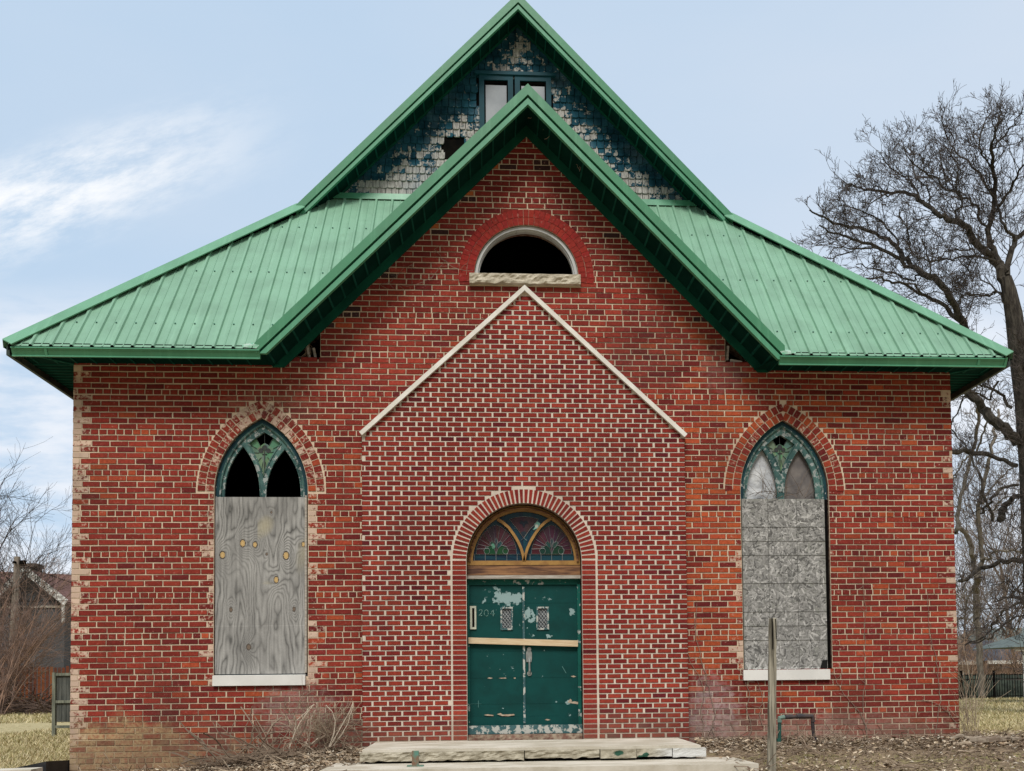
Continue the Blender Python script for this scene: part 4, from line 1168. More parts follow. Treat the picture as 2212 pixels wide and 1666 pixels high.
# brown board, white sill, frame head
def ob(name, y0, y1, ya, yb_, mat, x0=None, x1=None, par=church, dy=0):
    z1 = at(1133, ya, y0).z; z0 = at(1133, yb_, y0).z
    m_ = MB(); m_.box(dcx-dr+.004 if x0 is None else x0, dcx+dr-.004 if x1 is None else x1, y0, y1, z0, z1); return m_.build(name, mat, par)
ob('transom_rail', YD-.055, YD+.06, 1222, 1242.5, m_brownwood)
ob('transom_sill', YD-.085, YD+.06, 1243, 1250, m_greywood)
fr = ob('door_head', YD-.02, YD+.06, 1251, 1263, m_dframe)
for x0, x1 in ((dcx-dr+.004, dcx-dr+.028), (dcx+dr-.045, dcx+dr-.004)):
    mb = MB(); mb.box(x0, x1, YD-.03, YD+.06, zstep+.02, at(1133,1263,YD).z-.001); mb.build('door_jamb', m_dframe, church)
dm = O(1120+660/3.967, 1600, YD).x     # meeting line
dtop = at(1133,1263.5,YD).z; dbot = at(1133,1566,YD).z
doors = []
for x0, x1, lab in ((dcx-dr+.029, dm-.003, 'green door leaf with mail slot and painted number'), (dm+.003, dcx+dr-.046, 'green door leaf with pull handle')):
    # a hole for the small pane
    if not doors: wx = (O(1120+443/3.967, 1500, YD).x, O(1120+535/3.967, 1500, YD).x)
    else: wx = (O(1120+792/3.967, 1500, YD).x, O(1120+885/3.967, 1500, YD).x)
    wz = (O(1200, 1400+568/3.967, YD).z, O(1200, 1400+372/3.967, YD).z)
    mb = MB(); mb.plate([(x0, dbot), (x1, dbot), (x1, dtop), (x0, dtop)], [[(wx[0], wz[1]), (wx[1], wz[1]), (wx[1], wz[0]), (wx[0], wz[0])]], YD, YD+.045)
    # rabbets / sheet joints seen as fine lines
    for yy in (1480, 1598, 1663, 1727):
        zl = O(1285, yy, YD).z; mb.box(x0+.01, x1-.01, YD-.0022, YD+.001, zl-.003, zl+.001)
    mb.box(x0, x1, YD-.012, YD+.001, dbot, dbot+.10)
    d_ = mb.build('door', m_door, church); d_['label'] = lab; doors.append(d_)
    mb = MB(); t_ = .018
    mb.plate([(wx[0]-t_, wz[0]-t_), (wx[1]+t_, wz[0]-t_), (wx[1]+t_, wz[1]+t_), (wx[0]-t_, wz[1]+t_)], [[(wx[0]+.002, wz[1]-.002), (wx[1]-.002, wz[1]-.002), (wx[1]-.002, wz[0]+.002), (wx[0]+.002, wz[0]+.002)]], YD-.014, YD-.0005)
    mb.build('pane_frame', m_thresh, d_)
    mb = MB(); mb.box(wx[0], wx[1], YD+.012, YD+.02, wz[0], wz[1]); 
    mb.build('pane', m_pane2 if 'm_pane2' in globals() else simple('lattice_pane_glass', (.09, .10, .11), (.03, .035, .04), 18, .2, .5, None, 0), d_)
    mb = MB(); W2 = wx[1]-wx[0]; H2 = wz[1]-wz[0]; nxd, nzd = 3, 5
    for i in range(-nzd, nxd+nzd):
        for sg in (1, -1):
            # lines z = sg*slope*(x) + c clipped to the pane
            pts = []
            for u in range(0, 41):
                x = wx[0]+W2*u/40; zz_ = wz[0]+H2*((i if sg > 0 else i)/nzd)+sg*(x-wx[0])/W2*H2*nxd/nzd
                if wz[0] <= zz_ <= wz[1]: pts.append((x, YD+.008, zz_))
            if len(pts) > 1: mb.tube([pts[0], pts[-1]], .0028, 3)
    mb.build('lattice', m_lat, d_)
# meeting astragal
mb = MB(); mb.box(dm-.016, dm+.010, YD-.016, YD-.001, dbot+.02, dtop-.02); 
mb.build('astragal', m_thresh, doors[0])
ob('threshold', YD-.09, YD+.06, 1567, 1585, m_thresh)
mb = MB(); rough_block(mb, dcx-dr+.01, dcx+dr-.01, YV+.03, YD+.06, zstep-.03, at(1133,1586,YD-.09).z, 40, 3, .03, 8); mb.build('worn_sill_course', simple('crumbled_masonry', (.34, .27, .20), (.16, .08, .06), 14, .95), church)
# mail slot on left leaf
def q7(a, b): return O(1120+a/3.967, 1400+b/3.967, YD)
a, b = q7(134, 574), q7(193, 348)
mb = MB(); mb.plate([(a.x, a.z), (b.x, a.z), (b.x, b.z), (a.x, b.z)], [[(a.x+.026, b.z-.025), (b.x-.022, b.z-.025), (b.x-.022, a.z+.025), (a.x+.026, a.z+.025)]], YD-.02, YD-.0005)
ms_ = mb.build('mail_slot', simple('cream_metal', (.56, .57, .45), (.42, .44, .36), 12, .5), doors[0])
mb = MB(); mb.box(a.x+.024, b.x-.02, YD-.008, YD-.001, a.z+.022, b.z-.022); mb.build('slot_opening', m_inside, ms_)
# number 204 in ghosted paint
mb = MB()
def stroke(pts): 
    P_ = [q7(x, y) for x, y in pts]
    mb.tube([(p.x, YD-.0015, p.z) for p in P_], .0042, 4)
stroke([(222,395),(226,386),(238,383),(250,388),(252,400),(244,415),(230,430),(218,443),(236,443),(256,440)])
stroke([(290,385),(278,390),(271,408),(272,430),(282,444),(296,446),(308,436),(311,415),(307,395),(296,385),(288,386)])
stroke([(358,447),(360,415),(362,385),(348,400),(332,425),(352,426),(376,424)])
mb.build('painted_number', simple('ghost_paint', (.22, .36, .33), (.02, .12, .10), 55, .8, .2, None, 0, lo=.45, hi=.6), doors[0])
# scratches and torn veneer patches
m_scr = simple('scratch_paint', (.12, .28, .26), None, 30, .8, .2, None, 0)
for s_, d_ in (([(120,1302),(245,1300)], 0), ([(214,1268),(213,1335)], 0), ([(1030,935),(1050,970),(1068,1002)], 1)):
    mb = MB(); P_ = [q7(*p) for p in s_]; mb.tube([(p.x, YD-.001, p.z) for p in P_], .003, 3); mb.build('scratch', m_scr, doors[d_])
m_torn = simple('torn_wood', (.50, .42, .32), (.35, .25, .18), 20, .9)
for pts, d_ in (([(268,1408),(300,1400),(360,1408),(362,1418),(300,1415)], 0), ([(395,1400),(430,1388),(450,1404),(560,1398),(568,1410),(500,1420),(440,1416)], 0), ([(300,1050),(320,1042),(355,1048),(330,1056)], 0), ([(410,1050),(440,1046),(480,1044),(490,1052),(440,1054)], 0), ([(556,1046),(575,1042),(578,1054),(562,1056)], 0),
                ([(1080,1285),(1110,1250),(1125,1265),(1120,1280),(1150,1275),(1200,1285),(1215,1320),(1195,1305),(1130,1295)], 1), ([(1112,1032),(1140,1024),(1168,1034),(1140,1042)], 1), ([(860,1455),(880,1445),(915,1455),(890,1462)], 1)):
    mb = MB(); y_ = YD-.0134 if pts[0][1] > 1380 else YD-.004
    f_ = [Vector((q7(*p).x, y_, q7(*p).z)) for p in pts][::-1]; mb.face(f_); mb.face([p+Vector((0, .003, 0)) for p in f_][::-1])
    for a, b in zip(f_, f_[1:]+f_[:1]): mb.face([b, a, a+Vector((0, .003, 0)), b+Vector((0, .003, 0))])
    mb.build('torn_patch', m_torn, doors[d_])
# handle set
mb = MB()
h0 = q7(706, 838); h1 = q7(711, 1005)
mb.plate([(h0.x-.030, h0.z-.07), (h0.x+.030, h0.z-.07), (h0.x+.036, h0.z-.02), (h0.x+.036, h0.z+.045), (h0.x+.018, h0.z+.085), (h0.x-.018, h0.z+.085), (h0.x-.036, h0.z+.045), (h0.x-.036, h0.z-.02)], [], YD-.012, YD)
mb.tube([(h0.x+.004, YD-.012, h0.z-.03), (h0.x+.004, YD-.045, h0.z-.07), (h0.x+.005, YD-.055, h0.z-.18), (h1.x, YD-.045, h1.z+.06), (h1.x, YD-.012, h1.z)], [.012, .012, .011, .012, .016], 8)
mb.plate(arc(h1.x, h1.z, .030, 0, 350, 10), [], YD-.012, YD)
k_ = q7(708, 768); mb.plate(arc(k_.x, k_.z, .026, 0, 350, 12), [], YD-.016, YD)
mb.build('door_handle', m_steel, doors[1])
# lumber brace across both leaves
a0, a1, a2, a3 = q7(118, 655), q7(1180, 684), q7(1180, 744), q7(118, 713)
mb = MB(); yb2 = YD-.055
mb.hexa([(a3.x,yb2,a3.z),(a2.x,yb2,a2.z),(a2.x,YD-.017,a2.z),(a3.x,YD-.017,a3.z),(a0.x,yb2,a0.z),(a1.x,yb2,a1.z),(a1.x,YD-.017,a1.z),(a0.x,YD-.017,a0.z)])
mb.build('brace_board', m_lumber, church)
m_pinkline = None

# ================================================================== GROUND
def sm(t): t = max(0, min(1, t)); return t*t*(3-2*t)
def gh(x, y):
    """height of the ground"""
    # along the wall
    near = sm(1-(abs(y)-0)/7.0) if y < 0 else sm(1-y/10.0)
    if x < -1.2: prof_ = .03+.24*sm((x+3.9)/2.2)
    else: prof_ = .27+.03*sm((x-1)/2)
    lat = sm((x+9)/4) * sm((13-x)/6)
    h = prof_*near*lat
    if y < 0: h -= .05*min(3, -y)*lat*.9
    h += .012*mn.noise(Vector((x*1.3, y*1.3, 0)))+.02*mn.noise(Vector((x*.2, y*.2, 3)))
    return h
m_lawn, nt, b, co = new_mat('dormant_lawn', .95, .05)
n1 = noi(nt, co, .35, 6, .65); n2 = noi(nt, co, 9, 6, .7, (1, .35, 1)); n3 = noi(nt, co, 2.2, 5, .6)
col = mix(nt, ramp(nt, n2, .3, .7), (.52, .44, .26), (.30, .25, .13))
col = mix(nt, mth(nt, 'MULTIPLY', ramp(nt, n3, .52, .72), .4), col, (.33, .32, .14))
# bare leaf-littered earth near the building
s = nn(nt, 'ShaderNodeSeparateXYZ'); lk(nt, co, s.inputs[0])
ya_ = ramp(nt, mth(nt, 'ADD', s.outputs[1], mth(nt, 'MULTIPLY', n3, 1.6)), 2.3, 1.2)
xm_ = ramp(nt, s.outputs[0], -5.6, -5.1); xm2 = ramp(nt, s.outputs[0], 8.5, 7.0)
f = mth(nt, 'MULTIPLY', mth(nt, 'MULTIPLY', ya_, xm_), xm2)
earth = mix(nt, ramp(nt, noi(nt, co, 14, 7, .75), .35, .65), (.36, .28, .19), (.17, .125, .08))
earth = mix(nt, mth(nt, 'MULTIPLY', ramp(nt, noi(nt, co, 2.6, 5, .6), .52, .68), .7), earth, (.26, .24, .10))
col = mix(nt, f, col, earth)
lk(nt, col, b.inputs['Base Color']); bump(nt, b, noi(nt, co, 22, 6, .75), .8, .03)
mb = MB()
gxs = [-400, -150, -60, -30]+[-20+i*.5 for i in range(0, 81)]+[30, 60, 150, 400]
gys = [-60, -25]+[-12+i*.4 for i in range(0, 66)]+[18, 24, 32, 45, 70, 120, 250, 500]
base_i = 0
gv = [(x, y, gh(x, y) if abs(x) < 25 and -13 < y < 60 else 0.0) for y in gys for x in gxs]
me = bpy.data.meshes.new('ground'); nxx = len(gxs)
me.from_pydata(gv, [], [(j*nxx+i, j*nxx+i+1, (j+1)*nxx+i+1, (j+1)*nxx+i) for j in range(len(gys)-1) for i in range(nxx-1)])
me.materials.append(m_lawn); me.polygons.foreach_set('use_smooth', [True]*len(me.polygons))
ground = bpy.data.objects.new('ground', me); sc.collection.objects.link(ground); tag(ground, kind='structure')

# concrete step in front of the door
m_conc, nt, b, co = new_mat('old_concrete', .92, .15)
col = mix(nt, ramp(nt, noi(nt, co, 6, 7, .7), .35, .65), (.46, .42, .33), (.26, .23, .17))
p1 = O(1610, 1850, -1.4)
so_ = Vector(((at(776,1618,-1.4).x+at(1526,1607,-1.4).x)/2, -.7, at(1150,1643,-1.4).z))
col = mix(nt, mth(nt, 'MULTIPLY', blob(nt, co, tuple(Vector((p1.x+.45, -1.4, p1.z))-so_), (.62, 3, 1), .5, 4), .85), col, (.62, .63, .62))
for (px_, py_, r_) in ((1517, 1847, .07), (1578, 1862, .08), (1585, 1852, .05)):
    q = O(px_, py_, -1.4); q = q-so_; col = mix(nt, blob(nt, co, (q.x, q.y-.02, q.z), (r_, .3, r_*.6), 1.4, 14, .8, .6), col, (.03, .09, .06))
lk(nt, col, b.inputs['Base Color']); bump(nt, b, noi(nt, co, 16, 7, .7), .8, .02)
m_concp = simple('concrete_step_top', (.62, .58, .50), (.44, .40, .32), 2.2, .95, .08, (1, 2, 1), .5, 40)
sx0 = at(776,1618,-1.4).x; sx1 = at(1526,1607,-1.4).x; zt0 = zstep
stz = at(1150,1643,-1.4).z
step = empty('concrete_step', ((sx0+sx1)/2, -.7, stz), 'cracked concrete doorstep slab with broken, partly whitewashed front edge', 'doorstep')
mb = MB(); mb.box(sx0+.03, sx1-.06, -1.385, YV, zt0-.03, zt0, 0)
# rough lip
mb.build('step_top', m_concp, step)
mb = MB()
cr = [sx0, O(1287,1830,-1.4).x, O(1472,1830,-1.4).x, O(1562,1830,-1.4).x, O(1650,1830,-1.4).x, sx1]
for i in range(5):
    amp = .05 if i < 2 else .02
    rough_block(mb, cr[i]+.005, cr[i+1]-.005, -1.40-(.03 if i in (2,) else 0), -1.30, stz+.012+(.01 if i % 2 else 0), zt0-.031, max(6, int((cr[i+1]-cr[i])*26)), 6, amp, i*7)
mb.build('step_face', m_conc, step)
mb = MB(); mb.box(sx0+.05, sx1-.1, -1.305, YV, stz-.3, zt0-.032); mb.build('step_dark_void', m_inside, step)  # near-black box puts the shade of the gap under the face into colour
# lower slab (walk)
lz = stz-.012
lx0 = at(700,1652,-1.9).x; lx1 = at(1620,1652,-1.9).x
mb = MB(); mb.hexa([(lx0-.02,-2.05,lz-.25),(lx1+.05,-2.05,lz-.25),(lx1,-1.2,lz-.25),(lx0,-1.2,lz-.25),(lx0-.02,-2.05,lz),(lx1+.05,-2.05,lz),(lx1-.02,-1.2,lz),(lx0+.02,-1.2,lz)])
slab = mb.build('entrance_slab', m_concp); tag(slab, 'low pale concrete slab below the cracked doorstep', 'slab')
# rusty green anchor bracket on slab
q = O(700+1178/3.687, 1650+855/3.687, -1.75)
m_verd = simple('verdigris_metal', (.10, .24, .19), (.20, .10, .06), 10, .7, .3)
mb = MB(); mb.box(q.x-.085, q.x+.085, -1.79, -1.70, lz, lz+.012); mb.box(q.x-.035, q.x+.035, -1.775, -1.72, lz+.012, lz+.16); mb.tube([(q.x-.045,-1.75,lz+.11),(q.x+.05,-1.75,lz+.11)], .008, 6)
tag(mb.build('metal_bracket', m_verd), 'small green rusty post bracket bolted in front of the doorstep', 'bracket')

# ------------------------------------------------------------------ wooden post and pipe
pz = O(1885, 1890, -2.0)
mb = MB()
pb_ = O(1650+765/3.16, 1893, -2.0); pt_ = O(1650+778/3.16, 1500+55/3.16, -2.0)
def post_ring(z, w_, c, tw): return [Vector((c.x+w_*math.cos(a+tw)*1.0, c.y+w_*.9*math.sin(a+tw), z+(0))) for a in [i*math.pi/5 for i in range(10)]]
rings = []
for i in range(15):
    t = i/14; c = Vector((pb_.x+(pt_.x-pb_.x)*t, -2.0, 0)); z = -.1+(pt_.z+.1)*t
    w_ = .050-.008*t+.0025*math.sin(i*2.1)
    rings.append([Vector((c.x+w_*math.cos(a), c.y+w_*math.sin(a), z+(rnd.uniform(-.012, .012) if i == 14 else 0))) for a in [k*math.pi/5 for k in range(10)]])
for i in range(14):
    for k in range(10): mb.face([rings[i][k], rings[i][(k+1) % 10], rings[i+1][(k+1) % 10], rings[i+1][k]])
mb.face(rings[14])
a_ = Vector((pt_.x-.018, -2.048, pt_.z-.32)); mb.bar(a_, a_+Vector((.0, .003, .315)), .010, .008, (0, 1, 0), 1)
mb.bar(a_+Vector((.04, 0, .1)), a_+Vector((.034, .002, .31)), .006, .008, (0, 1, 0), 1)
post = mb.build('wooden_post', [m_post, m_inside]); tag(post, 'weathered grey wooden post with split top standing before the strand-boarded window', 'post')
m_pipeg = simple('green_painted_pipe', (.015, .09, .07), (.02, .05, .045), 9, .5, .4)
m_pipeb = simple('black_rusty_pipe', (.03, .028, .035), (.07, .045, .04), 12, .6, .4)
Yp = -.45
A = O(1650+827/3.16, 1500+1020/3.16, Yp); B = O(1650+832/3.16, 1500+830/3.16, Yp); C2 = O(1650+1085/3.16, 1500+815/3.16, Yp-.02); D2 = O(1650+1100/3.16, 1500+1010/3.16, Yp)
pr = empty('pipe', (A.x, Yp, .3), 'U-shaped outdoor pipe, green leg and black elbow rail, low by the wall', 'pipe')
mb = MB(); mb.tube([A-Vector((0,0,.15)), B-Vector((0, 0, .03))], .022, 10); mb.tube([A, A+Vector((0,0,.05))], .030, 10); mb.build('pipe_leg', m_pipeg, pr)
mb = MB(); mb.tube([B-Vector((0,0,.05)), B, B+Vector((.06, 0, .012))], .030, 10); mb.build('elbow', simple('pale_green_elbow', (.16, .24, .20), None, 9, .5), pr)
mb = MB(); mb.tube([B+Vector((.04,0,.01)), C2-Vector((.12,0,.0))], .020, 10); mb.tube([B+Vector((.07,0,.012)), B+Vector((.16,0,.017))], .029, 10)
mb.tube([C2-Vector((.19,0,.0)), C2-Vector((.12,0,-.005))], .030, 10); mb.tube([C2-Vector((.13,0,0)), C2, C2-Vector((-.01,0,.07))], .028, 10); mb.build('rail', m_pipeb, pr)
mb = MB(); mb.tube([C2-Vector((0,0,.03)), D2-Vector((0,0,.1))], .022, 10); mb.tube([D2, D2+Vector((0,0,.05))], .029, 10); mb.build('pipe_leg', m_pipeb, pr)

# ------------------------------------------------------------------ vegetation generators
def wander(rg, p, d, L, n, jit, up=0.0):
    pts = [Vector(p)]; d = Vector(d).normalized()
    for _ in range(n):
        d = (d+Vector((rg.gauss(0, jit), rg.gauss(0, jit), rg.gauss(0, jit)+up))).normalized(); pts.append(pts[-1]+d*(L/n))
    return pts, d
RMIN = .0048
def sprout(mb, rg, p, d, L, r, lev, jit=.16, up=.05, kids=4, spread=.75, ns=(4, 4, 3, 3)):
    n = ns[min(3, max(0, 3-lev))] if lev < 4 else 5
    pts, dl = wander(rg, p, d, L, n, jit, up)
    rad = [max(r*(1-.65*i/n), RMIN) for i in range(n+1)]
    mb.tube(pts, rad, 3 if r < .03 else 5, caps=False)
    if lev <= 0: return
    for k in range(kids):
        t = .22+.78*(k+rg.random())/kids; i = min(n-1, int(t*n)); q = pts[i].lerp(pts[i+1], t*n-i) if t*n-i < 1 else pts[-1]
        dd = (pts[i+1]-pts[i]).normalized()
        ax = Vector((rg.gauss(0, 1), rg.gauss(0, 1)*.7, rg.gauss(0, 1))); ax = (ax-dd*ax.dot(dd)); 
        if ax.length < 1e-3: continue
        nd = (dd+ax.normalized()*rg.uniform(spread*.6, spread*1.3)).normalized()
        sprout(mb, rg, q, nd, L*rg.uniform(.45, .72), r*.55, lev-1, jit, up, kids, spread, ns)
def limb(mbt, mbc, rg, pts, Y, w0, w1, step=.42, tl=1.5, lev=2, kids=4, depth=1.2, start=.0, tr=.015, up=.05):
    """traced limb: pts in display pixels, Y depth, widths in display pixels; twigs go to the crown"""
    k = (D+Y)/F_; P_ = []
    ph = rg.uniform(0, 6)
    n = len(pts)
    for i, (x, y) in enumerate(pts):
        yy = Y+depth*math.sin(ph+i*.7)*i/max(1, n-1); P_.append(at(x, y, yy))
    # subdivide with small wiggle
    Q = []
    for i in range(n-1):
        a, b = P_[i], P_[i+1]
        for s_ in range(3):
            q = a.lerp(b, s_/3)
            if s_: q += Vector((rg.gauss(0, .035), rg.gauss(0, .035), rg.gauss(0, .035)))
            Q.append(q)
    Q.append(P_[-1]); m = len(Q)
    w0 *= .82; rad = [(w0+(w1-w0)*i/(m-1))*k/2*rg.uniform(.93, 1.07) for i in range(m)]
    mbt.tube(Q, rad, 8 if w0 > 15 else 6, caps=True)
    acc = 0; 
    for i in range(m-1):
        seg = (Q[i+1]-Q[i]); acc += seg.length
        while acc > step:
            acc -= step
            if i/(m-1) < start: continue
            dd = seg.normalized(); ax = Vector((rg.gauss(0, 1), rg.gauss(0, 1)*.8, rg.gauss(0, 1)+.25)); ax = ax-dd*ax.dot(dd)
            nd = (dd*.8+ax.normalized()*rg.uniform(.5, 1.1)).normalized(); fr_ = i/(m-1)
            sprout(mbc, rg, Q[i].lerp(Q[i+1], rg.random()), nd, tl*rg.uniform(.6, 1.2)*(1-.5*fr_), min(tr, rad[i]*.6), lev, .12, up, kids)
m_bark = simple('dark_bark', (.035, .030, .026), (.085, .075, .062), 3, .95, .1, (5, 5, 1), .8, 8, bd=.03)
m_bark2 = simple('grey_brown_bark', (.12, .10, .08), (.20, .175, .14), 3, .95, .1, (5, 5, 1), .8, 8, bd=.03)
m_twigd = simple('twigs_dark', (.045, .038, .036), (.10, .082, .075), 2, .95, .1, None, 0)
m_twigl = simple('twigs_light', (.20, .16, .125), (.12, .09, .075), 2, .95, .1, None, 0)
def c8(*p): return [((1900+x/2.083)/1.1361, (150+y/2.083)/1.1361) for x, y in p]
def c3(*p): return [((2330+x/4.164)/1.1361, (900+y/4.164)/1.1361) for x, y in p]
def c4(*p): return [((2340+x/3.62)/1.1361, (1280+y/3.62)/1.1361) for x, y in p]
# --- big bare tree at the right
T1 = 14.0
rt = at(2214, 1530, T1)
treeA = empty('bare_tree', (rt.x, T1, 0), 'tall bare tree with massive dark trunk at the right edge, branches over the roof', 'tree', 'bare winter trees')
tm, tcw = MB(), MB(); rg = random.Random(100)
k = (D+T1)/F_
tr_pts = [(2252,1560),(2243,1400),(2234,1200),(2224,1000),(2213,860),(2200,760),(2190,680),(2180,630),(2172,600)]
tm.tube([at(x, y, T1) for x, y in tr_pts], [w_*k/2 for w_ in (78, 58, 50, 46, 44, 42, 38, 32, 26)], 12)
sprA = dict(step=.17, tl=1.15, lev=3, kids=3)
L8 = [
 (c8((1180,1130),(1150,1050),(1110,990),(1060,960),(1000,880),(940,820),(870,790),(820,770),(760,720),(690,682),(600,680),(510,662),(440,645),(370,632)), 24, 3, dict(start=.25)),
 (c8((1185,1080),(1150,1030),(1100,940),(1105,830),(1125,700),(1118,560),(1105,450),(1130,340),(1165,260)), 20, 3, dict(start=.2)),
 (c8((1120,930),(1060,830),(1040,740),(960,700),(880,660),(840,600),(760,560),(690,500),(640,430)), 9, 2, {}),
 (c8((1000,880),(930,800),(960,700),(930,640),(940,560),(900,480),(920,400),(860,330)), 7, 2, {}),
 (c8((1125,700),(1070,610),(1000,520),(930,470),(890,400),(850,300)), 8, 2, {}),
 (c8((1118,560),(1060,480),(1050,400),(1080,300),(1110,230)), 6, 2, {}),
 (c8((1150,740),(1210,660),(1250,560),(1290,500)), 9, 3, {}),
 (c8((1105,450),(1160,400),(1230,330),(1270,240)), 6, 2, {}),
 (c8((1190,1100),(1215,960),(1230,900),(1300,860)), 18, 10, {}),
 (c8((1230,920),(1180,840),(1140,740),(1110,650)), 9, 4, {}),
 (c8((1150,1030),(1050,1000),(960,1000),(880,1010),(800,1030),(740,1010),(690,960)), 7, 2, {}),
 (c8((1010,960),(930,960),(860,1000),(780,1040)), 5, 2, {}),
 (c8((740,710),(700,620),(640,580),(580,530),(540,470)), 5, 2, {}),
 (c8((820,770),(780,640),(720,600),(720,500),(690,420)), 5, 2, {}),
 (c8((600,680),(540,700),(480,730),(440,720)), 4, 2, {}),
 (c8((1100,940),(1010,1010),(960,1100),(940,1160)), 4, 2, {}),
 (c8((1190,1180),(1120,1180),(1060,1200),(980,1190),(940,1230)), 6, 3, {}),
 (c8((1200,1250),(1140,1180),(1080,1130),(1000,1080),(940,1010)), 5, 2, {}),
]
for pts, a, b_, kw in L8:
    q = dict(sprA); q.update(kw); limb(tm, tcw, rg, pts, T1, a, b_, **q)
# second big limb rising behind the roof
for pts, a, b_, kw in [
 (c3((700,790),(600,670),(480,570),(380,460),(250,320),(160,240))+c8((990,1400),(940,1300),(890,1190),(840,1130),(760,1090),(700,1050),(650,980),(600,930),(520,880),(430,850),(300,830),(230,790),(180,760)), 30, 3, dict(start=.15)),
 (c8((700,1050),(620,1000),(540,960),(450,930),(380,900),(300,880),(230,840)), 12, 3, {}),
 (c8((650,980),(620,900),(560,830),(500,790),(430,760),(330,740)), 7, 2, {}),
 (c8((680,1000),(690,900),(660,830),(640,760)), 5, 2, {}),
 (c8((950,1330),(840,1230),(740,1190),(640,1130),(560,1120),(470,1110)), 12, 3, {}),
 (c8((780,1200),(720,1140),(640,1130)), 6, 3, {}),
 (c8((880,1180),(800,1100),(780,1000),(760,900)), 5, 2, {}),
 (c8((540,960),(440,960),(350,950),(280,990)), 5, 2, {}),
 (c8((450,930),(380,980),(300,1010),(250,1000)), 4, 2, {}),
 (c8((760,1090),(700,1120),(600,1080),(500,1060),(420,1040)), 6, 2, {}),
 (c3((690,1010),(560,950),(400,900),(200,880),(20,870)), 13, 11, dict(start=.3, tl=.9)),
 (c3((640,420),(560,300),(430,230),(290,160)), 10, 4, dict(tl=.8)),
 (c3((740,1300),(640,1350),(560,1450),(520,1560)), 14, 17, dict(tl=.8)),
 (c3((700,1210),(560,1230),(460,1320),(380,1420),(320,1500)), 8, 5, dict(tl=.8)),
 (c3((440,1580),(360,1350),(300,1080),(230,930),(130,760),(20,640)), 8, 3, dict(tl=.8)),
 (c3((500,150),(420,340),(340,300),(200,260),(10,310)), 6, 3, dict(tl=.8)),
 (c3((190,270),(100,430),(20,600)), 5, 3, dict(tl=.7)),
 (c4((680,340),(560,345),(450,360),(330,400),(200,440),(50,530)), 15, 8, dict(tl=.8)),
 (c4((660,700),(560,730),(450,790),(390,850),(340,960),(240,1040),(100,1100)), 8, 3, dict(tl=.9)),
 (c4((660,830),(560,840),(420,940),(350,1030),(250,1060),(150,1080)), 6, 3, dict(tl=.9)),
 (c4((660,700),(560,680),(480,680),(370,715)), 13, 3, dict(tl=.5)),
 (c4((627,520),(560,600),(480,680)), 5, 3, dict(tl=.7)),
 (c4((627,640),(520,620),(450,530),(330,570)), 4, 2, dict(tl=.7)),
 ]:
    q = dict(sprA); q['step'] = .27; q.update(kw); limb(tm, tcw, rg, pts, T1, a, b_, **q)
# fine growth clothing the trunk
for i in range(240):
    y = rg.uniform(720, 1480); x = 2214+rg.uniform(-24, 24); p = at(x, y, T1-.35)
    sprout(tcw, rg, p, (rg.uniform(-1, .6), rg.uniform(-.8, .2), rg.uniform(.0, .9)), rg.uniform(.4, 1.1), .010, 1, .2, .02, 3)
tm.build('trunk', m_bark, treeA); tcw.build('crown', m_twigd, treeA)
# --- greyer tree behind with leaning twin stems
T2 = 20.0
rt = at(2135, 1525, T2)
treeB = empty('bare_tree', (rt.x, T2, 0), 'grey barked bare tree with two leaning stems seen between the church and the massive trunk', 'tree', 'bare winter trees')
tm, tcw = MB(), MB(); rg = random.Random(200)
for pts, a, b_, kw in [
 (c4((250,1560),(240,1330),(225,1050),(205,800),(205,620),(215,480)), 17, 14, dict(start=.9)),
 (c4((215,480),(180,330),(150,200),(60,60))+c3((60,1700),(100,1450),(160,1150),(220,900),(270,700),(300,480),(280,380),(250,300)), 14, 6, dict(start=.2)),
 (c4((215,480),(260,350))+c3((290,1500),(340,1250),(400,950),(440,780),(470,600),(500,440)), 13, 6, dict(start=.2)),
 (c3((280,860),(330,700),(390,560),(420,450)), 6, 4, {}),
 (c3((220,900),(140,960),(60,1100),(30,1160)), 5, 3, {}),
 (c3((340,1400),(420,1250),(540,1130),(640,1040)), 6, 3, {}),
 (c3((420,1480),(520,1380),(600,1320)), 5, 3, {}),
 (c4((160,620),(120,700),(105,830),(40,880),(25,960)), 6, 3, {}),
 (c4((95,560),(90,640),(50,720)), 6, 2, {}),
 (c4((240,330),(300,340),(380,260),(520,250),(620,300)), 8, 4, {}),
 (c4((200,900),(120,870),(60,850)), 3, 2, {}),
 (c4((250,950),(340,930),(400,900)), 5, 3, {}),
 ]:
    q = dict(step=.34, tl=1.0, lev=3, kids=3, depth=1.5, tr=.02); q.update(kw); limb(tm, tcw, rg, pts, T2, a, b_, **q)
tm.build('trunk', m_bark2, treeB); tcw.build('crown', simple('twigs_grey', (.13, .11, .10), (.20, .17, .15), 2, .95, .1, None, 0), treeB)
